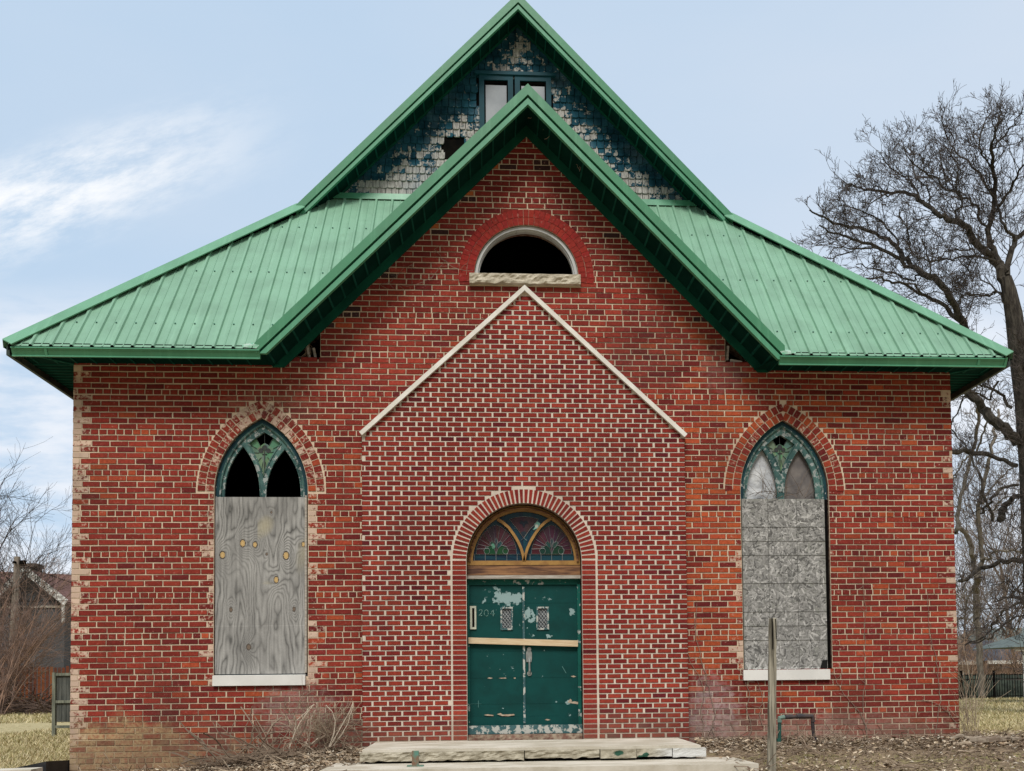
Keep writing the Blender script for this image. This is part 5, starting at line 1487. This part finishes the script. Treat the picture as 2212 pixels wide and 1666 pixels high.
# --- far small bare trees at right behind (hazy twigs)
def far_tree(x, yb, Y, top, seed, label, mat, w0=8, n=9):
    p = at(x, yb, Y); p.z = 0
    e = empty('bare_tree', (p.x, Y, 0), label, 'tree', 'bare winter trees')
    tm, tcw = MB(), MB(); rg = random.Random(seed); H2 = at(x, top, Y).z
    pts, dl = wander(rg, p, (0, 0, 1), H2*.62, 6, .05); r0 = w0*(D+Y)/F_/2
    tm.tube(pts, [r0*(1-.11*i) for i in range(7)], 7)
    for i in range(n):
        a = rg.uniform(0, 6.28); t = rg.uniform(.25, 1); q = pts[0].lerp(pts[-1], t)
        sprout(tcw, rg, q, (math.cos(a)*.7, math.sin(a)*.7, 1.0), H2*rg.uniform(.3, .45), r0*.4, 3, .14, .06, 5, .7)
    tm.build('trunk', mat, e); tcw.build('crown', mat, e); return e
far_tree(2080, 1500, 46, 1180, 31, 'distant bare tree close beside the right wall corner, above the dark roofs', m_twigl)
far_tree(2165, 1500, 50, 1230, 32, 'distant bare tree above the green-grey roof beyond the iron fence', m_twigl)
far_tree(2120, 1500, 36, 1120, 33, 'slim bare tree between the right wall and the massive trunk, nearer than the dark roofs', m_twigl, 6, 11)
far_tree(2200, 1500, 38, 1000, 34, 'bare tree mostly hidden behind the massive trunk at the right edge', m_twigl, 8, 14)
# --- left: bare tree out of frame with crown reaching in
far_tree(-80, 1500, 30, 1030, 41, 'bare tree whose crown reaches in at the left edge above the brown-roofed house', m_twigd, 11, 15)
far_tree(35, 1500, 34, 1120, 42, 'slender bare tree rising behind the leaning utility pole', m_twigd, 6, 13)
# thicket at left
T3 = 24.0
e = at(0, 1530, T3); thk = empty('bare_shrub', (e.x, T3, 0), 'large reddish thicket of arching bare stems before the brown fence', 'shrub', 'bare shrubs')
mb, mc = MB(), MB(); rg = random.Random(55)
for i in range(105):
    bx = rg.uniform(-110, 22); p = at(bx, 1532, T3+rg.uniform(-1.5, 2)); p.z = 0
    a = rg.uniform(-.5, 1.1) if bx < 0 else rg.uniform(-.3, .9)
    L = rg.uniform(2.0, 6.2) if bx < -20 else rg.uniform(1.8, 4.6)
    pts, dl = wander(rg, p, (a, rg.uniform(-.3, .3), 1.35), L, 7, .06, -.03)
    mb.tube(pts, [.022*(1-.1*j) for j in range(8)], 4)
    for j in range(6): 
        q = rg.randint(2, 6); sprout(mc, rg, pts[q], (dl.x+rg.gauss(0, .5), rg.gauss(0, .4), dl.z+rg.gauss(0, .3)), L*.28, .009, 1, .16, -.02, 4)
mb.build('stems', simple('reddish_stems', (.30, .19, .14), (.17, .12, .10), 2, .9, .1, None, 0), thk); mc.build('twigs', simple('reddish_twigs', (.30, .20, .16), (.17, .12, .10), 2, .9, .1, None, 0), thk)
# brush pile under the fence at left
mb = MB(); rg = random.Random(56)
for i in range(420):
    p = at(rg.uniform(-30, 118), 1534, T3+rg.uniform(-1, 3)); p.z = rg.uniform(.02, .32)
    pts, dl = wander(rg, p, (rg.uniform(-1, 1), rg.uniform(-.3, .3), rg.uniform(-.12, .2)), rg.uniform(.5, 1.4), 4, .18); mb.tube(pts, rg.uniform(.008, .02), 3, caps=False)
tag(mb.build('brush', simple('brush_wood', (.19, .13, .10), (.09, .065, .055), 2, .9, .1, None, 0)), kind='stuff')

# ------------------------------------------------------------------ left background: house, fences, pole, wires
YH = 42.0
def hq(x, y, Y=YH): return O(x/4.167, 1100+y/4.167, Y)      # left crop
hs = empty('house', (at(60,1500,YH).x, YH, 0), 'grey sided house with brown shingled gable roof and white rake boards', 'house')
m_sid = simple('dark_grey_siding', (.085, .085, .09), (.06, .06, .065), 2, .85, .2, (.3, .3, 14), .3, 3)
m_shg = simple('brown_shingles', (.20, .11, .095), (.13, .075, .065), 5, .9, .1, (1, 1, 1), .4, 12)
pk = hq(305,1270); re_ = hq(720,1600); le_ = hq(-190,1690); gb = 16.0
mb = MB(); mb.plate([(le_.x+.4, -.2), (re_.x-.3, -.2), (re_.x-.3, re_.z-.05), (pk.x, pk.z-.15), (le_.x+.4, le_.z-.05)], [], YH, YH+gb); mb.build('wall', m_sid, hs)
mb = MB()
for ft in (re_, le_):
    for y0, y1 in ((YH-.5, YH+gb+.5),):
        mb.face([(pk.x, y0, pk.z+.12), (ft.x, y0, ft.z+.12), (ft.x, y1, ft.z+.12), (pk.x, y1, pk.z+.12)]); mb.face([(pk.x, y0, pk.z), (ft.x, y0, ft.z), (ft.x, y1, ft.z), (pk.x, y1, pk.z)])
# cross wing roof behind, wider
rw = hq(900, 1560, YH+6); lw = hq(-500, 1560, YH+6); rk = hq(330, 1225, YH+6)
rz = rk.z; mb.face([(lw.x, YH+3, lw.z-.2), (rw.x+3, YH+3, lw.z-.2), (rw.x+1.2, YH+7, rz-.4), (lw.x, YH+7, rz)])
rf = mb.build('roof', m_shg, hs)
mb = MB()
for ft in (re_, le_): mb.bar((pk.x, YH-.52, pk.z+.05), (ft.x, YH-.52, ft.z+.05), .05, .36, (0, 0, 1))
mb.box(re_.x-.25, re_.x-.12, YH-.5, YH-.38, re_.z-1.0, re_.z)
mb.build('rake_board', simple('peeling_white_boards', (.72, .72, .70), (.25, .24, .22), 7, .8), hs)
mb = MB(); zz_ = hq(0, 1625).z; mb.box(le_.x, re_.x-.2, YH-.06, YH-.005, zz_-.06, zz_+.06); mb.build('trim_board', m_greywood, hs)
ch = hq(300, 1190, YH+6); mb = MB(); mb.box(ch.x-.5, ch.x+.5, YH+5.6, YH+6.6, ch.z-2.2, ch.z-.05); mb.box(ch.x-.58, ch.x+.58, YH+5.55, YH+6.65, ch.z-.22, ch.z+.02); mb.build('chimney', simple('chimney_brick', (.20, .15, .12), (.10, .08, .07), 8, .9), rf)
# rear garden fence, brown boards
YF = 33.0
def board_fence(xa_, xb_, Y, h, w_, gap, mat, label, nm='board_fence', pal=None, hv=.04, z0=0):
    r_ = empty(nm, ((xa_+xb_)/2, Y, 0), label, 'fence')
    mb = MB(); rg = random.Random(int(abs(xa_)*10)); x = xa_
    while x < xb_:
        t = rg.uniform(-hv, hv); c = rg.choice(pal) if pal else (1, 1, 1)
        mb.box(x, x+w_, Y+rg.uniform(0, .02), Y+.03, z0+.05, h+t, 0, c); x += w_+gap
    mb.build('boards', mat, r_, attr=pal is not None)
    mb = MB()
    for zz_ in (.35, h-.3): mb.box(xa_, xb_, Y+.04, Y+.09, zz_, zz_+.09)
    mb.build('rail', mat if pal is None else m_plankgrey, r_)
    return r_
xa_ = at(-60, 1480, YF).x; xb_ = at(175, 1480, YF).x
board_fence(xa_, xb_, YF, at(100,1441,YF).z, .13, .045, m_tint, 'rust brown board fence behind the thicket and grey house yard', pal=[(.20,.065,.028),(.15,.05,.028),(.24,.085,.035),(.11,.045,.03)], hv=.05)
# short grey gate panel by the church corner
Yg = 9.0
gp = empty('fence_panel', (at(130,1578,Yg).x, Yg, 0), 'short weathered grey wooden fence panel with corner post beside the left church wall', 'fence')
x0, x1 = at(114.5,1500,Yg).x, at(121.5,1500,Yg).x; z1 = at(118,1453,Yg).z
mb = MB(); mb.box(x0, x1, Yg-.05, Yg+.04, -.1, z1); mb.build('post', m_plankgrey, gp)
mb = MB(); x = x1+.012; rg = random.Random(3)
while x < x1+.42:
    mb.box(x, x+.095, Yg+.0, Yg+.02, at(130,1562,Yg).z+.02, z1-.05+rg.uniform(-.01, .01)); x += .10
mb.build('boards', simple('dark_grey_boards', (.11, .115, .105), (.055, .06, .055), 2, .95, .1, (9, 9, .8), .4, 6), gp)
for yy in (1457, 1516, 1570):
    mb = MB(); zz_ = at(130, yy, Yg).z; mb.box(x1, x1+.45, Yg-.035, Yg-.001, zz_-.028, zz_+.028); mb.build('rail', m_plankgrey, gp)
# utility pole
Yu = 28.0
pa = hq(178, 1110, Yu); pbm = O(26, 1700, Yu)
up_ = empty('utility_pole', (pbm.x, Yu, 0), 'leaning wooden utility pole standing in the thicket at the left', 'pole')
mb = MB(); mb.tube([(pbm.x-.05, Yu, -.1), (pbm.x, Yu, 1.0), (pa.x, Yu, pa.z)], [.155, .15, .12], 10); mb.build('shaft', simple('pole_wood', (.27, .23, .19), (.17, .14, .12), 2, .9, .1, (8, 8, .5), .4, 5), up_)
mb = MB(); mb.tube([(pa.x, Yu-.15, pa.z-.25), (pa.x, Yu-.3, pa.z-.25)], .05, 8); mb.box(pa.x+.12, pa.x+.30, Yu-.1, Yu+.1, pa.z-.35, pa.z-.15); mb.build('insulator', m_inside, up_)
def wire(a, b, sag, r_, label):
    pts = [a.lerp(b, t/10)-Vector((0, 0, sag*4*(t/10)*(1-t/10))) for t in range(11)]
    mb = MB(); mb.tube(pts, r_, 4); o = mb.build('overhead_wire', m_inside); tag(o, label, 'wire', 'overhead wires'); return o
wire(Vector((pa.x, Yu, pa.z-.2)), hq(900, 1430, Yu+4), .05, .014, 'dark wire running down from the utility pole top towards the church corner')
wire(hq(-80, 1562, Yu), hq(900, 1556, Yu+1), .02, .018, 'level dark wire crossing in front of the grey house gable')
wire(c4w := O(2320, 1280+780/3.62, 30), O(2620, 1280+745/3.62, 30), .05, .02, 'dark wire crossing behind the grey barked tree at the right')
# bottom left: solid black wedge + pale curb near the wall foot
mb = MB(); a, b, c_ = at(14,1664,-.6), at(151,1639,.3), at(151,1660,-.6)
mb.hexa([(a.x, -.6, -.2), (XL-.01, -.6, -.2), (XL-.01, .3, -.2), (a.x, .3, -.2), (a.x, -.6, at(14,1663,-.6).z), (XL-.01, -.6, at(151,1644,-.6).z), (XL-.01, .3, at(151,1643,.3).z+.01), (a.x+.1, .3, at(20,1660,.3).z)])
tag(mb.build('black_wedge', simple('black_wedge_finish', (.018, .018, .02), (.03, .028, .03), 6, .6)), 'low black sloping wedge on the ground against the left corner of the church', 'cellar cover')
mb = MB(); z_ = at(80,1661,-.75).z; mb.hexa([(-6.6,-.95,z_-.3),(XL-.02,-.95,z_-.3),(XL-.02,-.66,z_-.3),(-6.6,-.66,z_-.3),(-6.6,-.95,z_-.02),(XL-.02,-.95,z_+.01),(XL-.02,-.66,z_+.01),(-6.6,-.66,z_-.02)])
tag(mb.build('concrete_curb', m_concp), 'pale concrete curb in front of the black wedge', 'curb')

# ------------------------------------------------------------------ right background
YR2 = 28.0
def rq(x, y, Y=YR2): return O(2340+x/3.62, 1280+y/3.62, Y)
ft_ = rq(300, 1350); fb_ = 0.0
ir = empty('iron_fence', (rq(300,1600).x, YR2, 0), 'black iron picket fence with greenish screen behind, right of the church', 'fence')
xa_ = rq(-300, 1500).x; xb_ = rq(900, 1500).x; zt = ft_.z
mb = MB(); x = xa_
while x < xb_:
    mb.box(x, x+.02, YR2-.01, YR2+.01, .05, zt); x += .115
mb.build('pickets', m_inside, ir)
mb = MB()
for zz_ in (zt-.08, zt-.26, .12): mb.box(xa_, xb_, YR2-.02, YR2+.02, zz_, zz_+.035)
mb.build('rail', m_inside, ir)
for px_ in (72, 363, 655):
    p = rq(px_, 1500); mb = MB(); mb.box(p.x-.04, p.x+.04, YR2-.04, YR2+.04, -.1, zt+.10); mb.box(p.x-.055, p.x+.055, YR2-.055, YR2+.055, zt+.10, zt+.13); mb.build('post', m_inside, ir)
board_fence(xa_, xb_, YR2+.5, zt-.05, .14, .012, simple('green_grey_slats', (.075, .10, .08), (.035, .045, .04), 3, .9), 'green grey board fence just behind the iron pickets')
# neighbouring dark roofs
def hip_house(x0, x1, Y, ze, zr, wallm, roofm, label, dz=8, name='house'):
    e = empty(name, ((x0+x1)/2, Y, 0), label, 'house')
    mb = MB(); mb.box(x0+.3, x1-.3, Y, Y+dz, -.2, ze); mb.build('wall', wallm, e)
    mb = MB(); A_ = [(x0, Y-.4, ze), (x1, Y-.4, ze), (x1, Y+dz+.4, ze), (x0, Y+dz+.4, ze)]; r0 = (x0+.8, Y+dz/2, zr); r1 = (x1-.8, Y+dz/2, zr)
    mb.face([A_[0], A_[1], r1, r0]); mb.face([A_[1], A_[2], r1]); mb.face([A_[2], A_[3], r0, r1]); mb.face([A_[3], A_[0], r0]); mb.face(A_[::-1]); mb.build('roof', roofm, e)
    mb = MB(); mb.box(x0, x1, Y-.46, Y-.40, ze-.18, ze+.02); mb.build('fascia', m_white, e)
    return e
m_wsid = simple('white_siding', (.60, .60, .58), (.45, .45, .44), 2, .8, .2, (.3, .3, 14), .2, 4)
m_droof = simple('dark_blue_shingles', (.045, .05, .065), (.08, .085, .10), 4, .9)
m_groof = simple('green_grey_shingles', (.13, .16, .15), (.09, .11, .105), 4, .9)
a = rq(-260, 1245, 38); b = rq(190, 1245, 38); hip_house(a.x, b.x, 38, a.z, rq(0, 1075, 42).z, m_wsid, m_droof, 'low white sided house with dark blue roof beyond the iron fence')
a = rq(270, 1240, 44); b = rq(760, 1240, 44); hip_house(a.x, b.x, 44, a.z, rq(0, 1060, 48).z, simple('tan_brown_wall', (.20, .14, .11), None, 3, .9), m_droof, 'brown walled house with dark roof seen through the bare brush beyond the fence')
a = rq(330, 1075, 58); b = rq(1000, 1075, 58); hip_house(a.x, b.x, 58, a.z, rq(0, 950, 62).z, m_sid, m_groof, 'house with green grey roof rising farthest back at the right')
# porch with white post at the far right edge
Yq = 22.0; p0 = rq(475, 1118, Yq); p1_ = rq(606, 1300, Yq)
po = empty('garden_shelter', (p1_.x+1.5, Yq, 0), 'small shelter with dark hipped roof and white post cut by the right edge', 'shelter')
mb = MB(); w_ = 3.4; zr = rq(700, 1030, Yq).z; A_ = [(p0.x, Yq-.4, p0.z), (p0.x+w_, Yq-.4, p0.z), (p0.x+w_, Yq+2.6, p0.z), (p0.x, Yq+2.6, p0.z)]; r0 = (p0.x+1.4, Yq+1.1, zr+.25); r1 = (p0.x+w_-1.4, Yq+1.1, zr+.25)
mb.face([A_[0], A_[1], r1, r0]); mb.face([A_[1], A_[2], r1]); mb.face([A_[2], A_[3], r0, r1]); mb.face([A_[3], A_[0], r0]); mb.face(A_[::-1]); mb.build('roof', m_groof, po)
mb = MB(); mb.box(p0.x+.15, p0.x+w_-.1, Yq-.3, Yq-.22, p0.z-.14, p0.z-.01); mb.build('fascia', m_greywood, po)
for dx in (0, w_-1.2):
    mb = MB(); mb.box(p1_.x+dx, p1_.x+dx+.12, Yq-.2, Yq-.08, -.1, p0.z-.01); mb.build('post', m_white, po)
# tan brush between fence and houses at right
e = rq(400, 1350, 31); br = empty('bare_shrub', (e.x, 31, 0), 'tan bare brush rising behind the iron fence at the right', 'shrub', 'bare shrubs')
mb = MB(); rg = random.Random(66)
for i in range(120):
    p = Vector((e.x+rg.uniform(-3.8, 3.2), 31+rg.uniform(-.5, 2), 0)); sprout(mb, rg, p, (rg.gauss(0, .35), rg.gauss(0, .2), 1), rg.uniform(1.4, 2.6), .016, 2, .12, .0, 4, .5)
mb.build('stems', simple('tan_stems', (.30, .20, .13), (.18, .12, .09), 2, .9, .1, None, 0), br)

RMIN = .0022
# ------------------------------------------------------------------ near plants, vines, litter
def stem_bundle(name, label, base, n, L, spread, mat, seed, cat='shrub', group=None, curve=.05, r_=.006, lev=1, lean=0):
    e = empty(name, base, label, cat, group)
    mb = MB(); rg = random.Random(seed)
    for i in range(n):
        p = Vector(base)+Vector((rg.gauss(0, spread*.35), rg.gauss(0, .06), -.03)); sprout(mb, rg, p, (rg.gauss(lean, spread), rg.gauss(0, .15), 1), L*rg.uniform(.45, 1), r_*rg.uniform(.6, 1.1), lev, .13, .0, 4, .6)
    mb.build('stems', mat, e); return e, rg
m_dead = simple('dead_stems', (.42, .34, .25), (.25, .19, .14), 3, .9, .1, None, 0)
m_dead2 = simple('dead_stems_brown', (.26, .20, .15), (.15, .11, .08), 3, .9, .1, None, 0)
Ys = -.28
def q5(x, y, Y=Ys): return O(150+x/2.949, 1600+y/2.949, Y)
bs = q5(1850, 690)
sh, rg = stem_bundle('dead_shrub', 'dry tangled shrub with pale curved canes between the left window and the entrance facing', (bs.x, Ys, bs.z), 24, .50, .42, m_dead, 71, lev=2, r_=.0035)
mb = MB()
for pts, r_ in (([(1650,700),(1690,590),(1730,510),(1790,430),(1830,380)], .008), ([(1690,570),(1700,500),(1770,440),(1800,400),(1830,382)], .006), ([(1940,690),(1975,590),(1985,500),(1960,430),(1915,385)], .008),
                ([(1945,690),(2000,590),(2050,500),(2090,430),(2110,375)], .008), ([(1970,680),(2030,600),(2075,520),(2110,400)], .006), ([(1815,665),(1860,625)], .008), ([(1765,650),(1800,690)], .007), ([(1760,690),(1800,600),(1810,480),(1840,420)], .005)):
    mb.tube([q5(x, y, Ys-.06) for x, y in pts], [r_*(1-.08*i) for i in range(len(pts))], 5)
mb.build('canes', simple('pale_canes', (.62, .54, .43), (.45, .38, .30), 3, .8, .1, None, 0), sh)
# heap of sticks to its left
mb = MB(); rg = random.Random(81)
for i in range(150):
    t = rg.random(); x = 1150+t*560+rg.gauss(0, 40); y = 760-25*t+rg.uniform(-30, 45)
    p = q5(x, y, -.55+rg.uniform(-.25, .3)); p.z = gh(p.x, p.y)+rg.uniform(.01, .13)
    pts, dl = wander(rg, p, (rg.uniform(-1, 1), rg.uniform(-.2, .2), rg.uniform(-.15, .35)), rg.uniform(.2, .8), 5, .2, -.04); mb.tube(pts, rg.uniform(.004, .012), 4, caps=False)
tag(mb.build('stick_heap', m_dead2), 'heap of broken dry sticks on the litter below the plywood window', 'sticks')
def poly_vine(name, label, pts_list, Y, r_, mat, grp='dead vines on the brick wall', lev=0, sd=1):
    mb = MB(); rg = random.Random(sd)
    for pts in pts_list:
        P_ = [O(x, y, Y) for x, y in pts]; Q = []
        for a, b in zip(P_[:-1], P_[1:]):
            for s_ in range(4): Q.append(a.lerp(b, s_/4)+Vector((rg.gauss(0, .008), 0, rg.gauss(0, .006))))
        Q.append(P_[-1]); mb.tube(Q, [r_*(1-.5*i/len(Q)) for i in range(len(Q))], 4)
        for q in Q[::3]:
            if lev: sprout(mb, rg, q, (rg.gauss(0, 1), 0, rg.gauss(0, .8)), .12, r_*.5, 0, .25, 0)
    o = mb.build(name, mat); tag(o, label, 'vine', grp); return o
def r5(*p): return [(1650+x/3.16, 1500+y/3.16) for x, y in p]
m_vine = simple('vine_stem', (.30, .23, .18), (.20, .15, .12), 6, .9, .1, None, 0)
poly_vine('dead_vine', 'dead vine climbing the brick right beside the entrance facing', [r5((330,1000),(310,900),(330,800),(300,650),(280,560),(230,400),(200,250),(180,120),(190,-60)), r5((230,990),(240,880),(220,760),(250,640),(210,520),(150,420),(110,300)), r5((250,1000),(300,920),(330,860)), r5((300,1000),(240,960),(200,1000))], -.02, .0055, m_vine, lev=1, sd=2)
poly_vine('dead_vine', 'thin dead vine between the weathered post and the pale efflorescence', [r5((600,1000),(610,900),(580,760),(600,640),(560,520),(540,440)), r5((700,890),(680,800),(700,690),(680,600),(650,520))], -.02, .0045, m_vine, lev=1, sd=3)
poly_vine('dead_vine', 'long thin dead vine slanting up from the litter right of the pipe', [r5((1510,990),(1500,880),(1440,770),(1350,660),(1290,580),(1240,470)), r5((1520,1030),(1490,880),(1470,700),(1500,560),(1490,300),(1500,60),(1480,-200))], -.02, .0045, m_vine, lev=1, sd=4)
poly_vine('dead_vine', 'thin dead vine near the right corner of the brick front', [r5((2030,980),(2050,860),(2080,700),(2060,500),(2030,300),(1990,140),(1980,-150)), r5((2210,860),(2100,750),(2020,700),(1960,690))], -.02, .0045, m_vine, lev=1, sd=5)
poly_vine('dead_vine', 'trailing dead vine threads under the left slope of the cross gable', [[(1065,610),(1090,640),(1120,660),(1160,665)], [(1085,650),(1060,680),(1020,700),(975,700)], [(930,700),(960,690),(990,660),(1010,650)]], -.03, .004, m_vine, lev=1, sd=6)
poly_vine('dead_vine', 'pale curl of dead vine hanging from the right end of the plywood window sill', [[(751,1660),(756,1680),(754,1692),(762,1700)]], -.06, .004, m_dead, lev=0, sd=7)
# curled vine bits under the eaves
def q1c(x, y): return (1000+x/2.38, y/2.38)
mbv = []
poly_vine('dead_vine', 'bits of dry vine caught under the peak of the cross gable', [[q1c(800,820),q1c(830,795),(q1c(850,780))], [q1c(700,690),q1c(740,695)], [q1c(800,730),q1c(795,760)], [q1c(1000,960),q1c(1010,1000),q1c(985,960)]], -.3, .004, m_dead, sd=8)
# dead plant near right corner
c = O(2250+310/2.103, 1100+1500/2.103, -.2)
p = Vector((c.x, -.1, gh(c.x, -.1)))
stem_bundle('dead_weed', 'spindly dead weed standing beside the right front corner', (p.x, -.1, p.z), 16, .95, .16, m_dead, 91, 'weed', None, r_=.006, lev=1)
c2 = O(1650+1170/3.16, 1500+1000/3.16, -.5); stem_bundle('dead_weed', 'small splayed tuft of dead leaves at the foot of the black pipe leg', (c2.x, -.5, gh(c2.x, -.5)), 26, .28, .8, m_dead, 92, 'weed', None, r_=.005, lev=1)
# logs / broken branches by the right corner
def log(pts, r_, label, mat, Y=-.5):
    P_ = []
    for x, y in pts:
        q = O(2250+x/2.103, 1100+y/2.103, Y); q.z = max(q.z, gh(q.x, Y)+r_*.5); P_.append(q)
    Q = []
    for a, b in zip(P_[:-1], P_[1:]):
        for s_ in range(3): Q.append(a.lerp(b, s_/3)+Vector((0, rnd.gauss(0, .01), rnd.gauss(0, .006))))
    Q.append(P_[-1]); Q = [q+Vector((0, -.12, .045)) for q in Q]; mb = MB(); mb.tube(Q, [r_*1.15*rnd.uniform(.8, 1.15) for _ in Q], 7); o = mb.build('fallen_branch', mat); tag(o, label, 'branch', 'fallen branches at the right corner')
m_log = simple('rotting_wood', (.16, .12, .09), (.33, .28, .22), 6, .95, .1, (1, 3, 3), .6, 20)
log([(250,1545),(300,1530),(360,1525),(400,1530)], .045, 'thick dark broken branch nearest the right church corner', m_log, -.5)
log([(380,1520),(440,1525),(510,1540)], .03, 'thinner dark branch trailing right from the thick one', m_log, -.4)
log([(160,1575),(250,1570)], .02, 'pale flat stick lying at the right wall foot', m_dead, -.7)
log([(190,1608),(270,1603)], .012, 'thin pale stick on the bare ground, nearest the viewer at right', m_dead, -1.2)
log([(150,1530),(200,1500),(250,1530),(310,1510)], .022, 'curved grey branch leaning on the wall foot beside the dead weed', m_log, -.3)
# leaf litter (stuff) both sides + curled dead leaves
def litter(name, n, xr, yr, seed, mat, cols, s0=.012, s1=.04, pile=.05, dens=None):
    mb = MB(); rg = random.Random(seed)
    for i in range(n):
        x = rg.uniform(*xr); y = rg.uniform(*yr)
        if dens and rg.random() > dens(x, y): continue
        z = gh(x, y)+rg.random()*pile; s_ = rg.uniform(s0, s1); a = rg.uniform(0, 6.28)
        u = Vector((math.cos(a), math.sin(a), rg.uniform(-.5, .5)))*s_; v = Vector((-math.sin(a), math.cos(a), rg.uniform(-.5, .7)))*s_*rg.uniform(.35, .7)
        s_ *= .62; c = Vector((x, y, z)); w_ = Vector((0, 0, s_*rg.uniform(.1, .5))); col = rg.choice(cols); k = rg.uniform(.7, 1.2); col = tuple(q*k for q in col)
        mb.face([c-u, c-v*.8+w_*.5, c+w_], 0, col); mb.face([c-v*.8+w_*.5, c+u, c+w_], 0, col); mb.face([c+u, c+v+w_*.3, c+w_], 0, col); mb.face([c+v+w_*.3, c-u, c+w_], 0, col)
    o = mb.build(name, mat, attr=True); tag(o, kind='stuff'); return o
LC = [(.56, .46, .34), (.48, .38, .27), (.44, .34, .23), (.30, .22, .14), (.52, .44, .33), (.20, .14, .09), (.60, .54, .44), (.24, .18, .12), (.14, .10, .07), (.20, .15, .10), (.11, .08, .055)]
def densL(x, y): return sm(1.25+(y+.1)*.45)*sm((x+4.6)/1.2)
def densR(x, y): return max(.10, sm(1.0+(y+.05)*.75))
litter('leaf_litter', 15000, (-4.9, -1.3), (-2.6, -.02), 5, m_tint, LC, pile=.07, dens=densL)
litter('leaf_litter', 24000, (2.55, 7.4), (-2.8, -.02), 6, m_tint, LC, pile=.07, dens=densR)
litter('leaf_litter', 2500, (5.9, 8.2), (-.5, 1.5), 8, m_tint, LC, pile=.05)
for nm, n_, xr, yr, sd_ in (('twig_litter', 900, (-4.7, -1.35), (-2.4, -.05), 44), ('twig_litter', 1100, (2.6, 7.6), (-2.6, -.05), 45)):
    mb = MB(); rg = random.Random(sd_)
    for i in range(n_):
        x = rg.uniform(*xr); y = yr[1]-(yr[1]-yr[0])*rg.random()**1.5; p = Vector((x, y, gh(x, y)+rg.uniform(.01, .07)))
        pts, dl = wander(rg, p, (rg.uniform(-1, 1), rg.uniform(-.5, .5), rg.uniform(-.12, .15)), rg.uniform(.08, .38), 4, .28, -.03); mb.tube(pts, rg.uniform(.002, .006), 3, caps=False)
    tag(mb.build(nm, m_dead if sd_ == 44 else m_dead2), kind='stuff')
# ground grass tufts: stuff
def grass(name, n, xr, yr, seed, cols, h=.05, avoid=None):
    mb = MB(); rg = random.Random(seed)
    for i in range(n):
        x = rg.uniform(*xr); y = yr[0]+(yr[1]-yr[0])*rg.random()**1.3
        if avoid and avoid(x, y, rg): continue
        z = gh(x, y); a = rg.uniform(0, 6.28); hh = h*rg.uniform(.5, 1.3); w_ = .006*(1+max(0, y)*.12); lx = rg.gauss(0, .6)*hh; ly = rg.gauss(0, .6)*hh
        u = Vector((math.cos(a)*w_, math.sin(a)*w_, 0)); c = Vector((x, y, z-.005)); k = rg.uniform(.7, 1.2); col = tuple(q*k for q in rg.choice(cols))
        mb.face([c-u, c+u, c+Vector((lx, ly, hh))], 0, col)
    o = mb.build(name, m_tint, attr=True); tag(o, kind='stuff'); return o
GC = [(.52, .44, .26), (.45, .38, .21), (.36, .32, .16), (.60, .52, .33), (.30, .28, .13)]
grass('grass', 42000, (-10.5, -5.3), (-1.2, 22), 15, GC, .07)
grass('grass', 32000, (6.3, 15), (.3, 22), 16, GC, .07)
grass('grass', 9000, (2.6, 7.2), (-2.8, -1.2), 17, [(.22,.24,.08),(.36,.32,.15),(.30,.26,.13)], .035, lambda x, y, rg: rg.random() > .35+.8*mn.noise(Vector((x*1.5, y*2, 0))))

grass('grass', 26000, (-22, -6.5), (16, 40), 18, GC, .10)
grass('grass', 22000, (8, 30), (14, 30), 19, GC, .10)

# nest and debris in the left hole
nx_ = O(550+1040/5.554, 750+620/5.554, .12)
mb = MB(); rg = random.Random(12)
for i in range(160):
    a = rg.uniform(0, 6.28); rr_ = rg.uniform(.07, .13); c_ = Vector((nx_.x+math.cos(a)*rr_, .10+rg.uniform(-.06, .06), nx_.z+math.sin(a)*rr_*1.2)); t = Vector((-math.sin(a), rg.uniform(-.3, .3), math.cos(a)))
    mb.tube([c_-t*.05, c_+Vector((rg.gauss(0, .01), 0, rg.gauss(0, .01))), c_+t*.05], .004, 3, caps=False)
tag(mb.build('bird_nest', m_dead), 'straw bird nest stuffed in the broken hole under the left eave of the cross gable', 'nest')
# battens in the two holes: part of the church
for (x, y, x2, y2, Y, w_) in ((752, 835, 760, 880, .06, .03), (770, 855, 776, 885, .08, .03), (1786, 850, 1784, 885, .05, .03), (1826, 866, 1832, 890, .2, .03), (1792, 886, 1820, 891, .025, .04)):
    mb = MB(); a, b = O(x, y, Y), O(x2, y2, Y); mb.bar(a, b, w_, .03, (0, 1, 0)); mb.build('broken_batten', m_greywood, church)
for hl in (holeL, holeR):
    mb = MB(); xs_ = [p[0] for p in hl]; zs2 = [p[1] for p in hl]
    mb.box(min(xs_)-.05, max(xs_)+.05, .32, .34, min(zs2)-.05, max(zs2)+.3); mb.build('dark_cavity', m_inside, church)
print('objects', len(bpy.data.objects), 'polys', sum(len(m.polygons) for m in bpy.data.meshes))
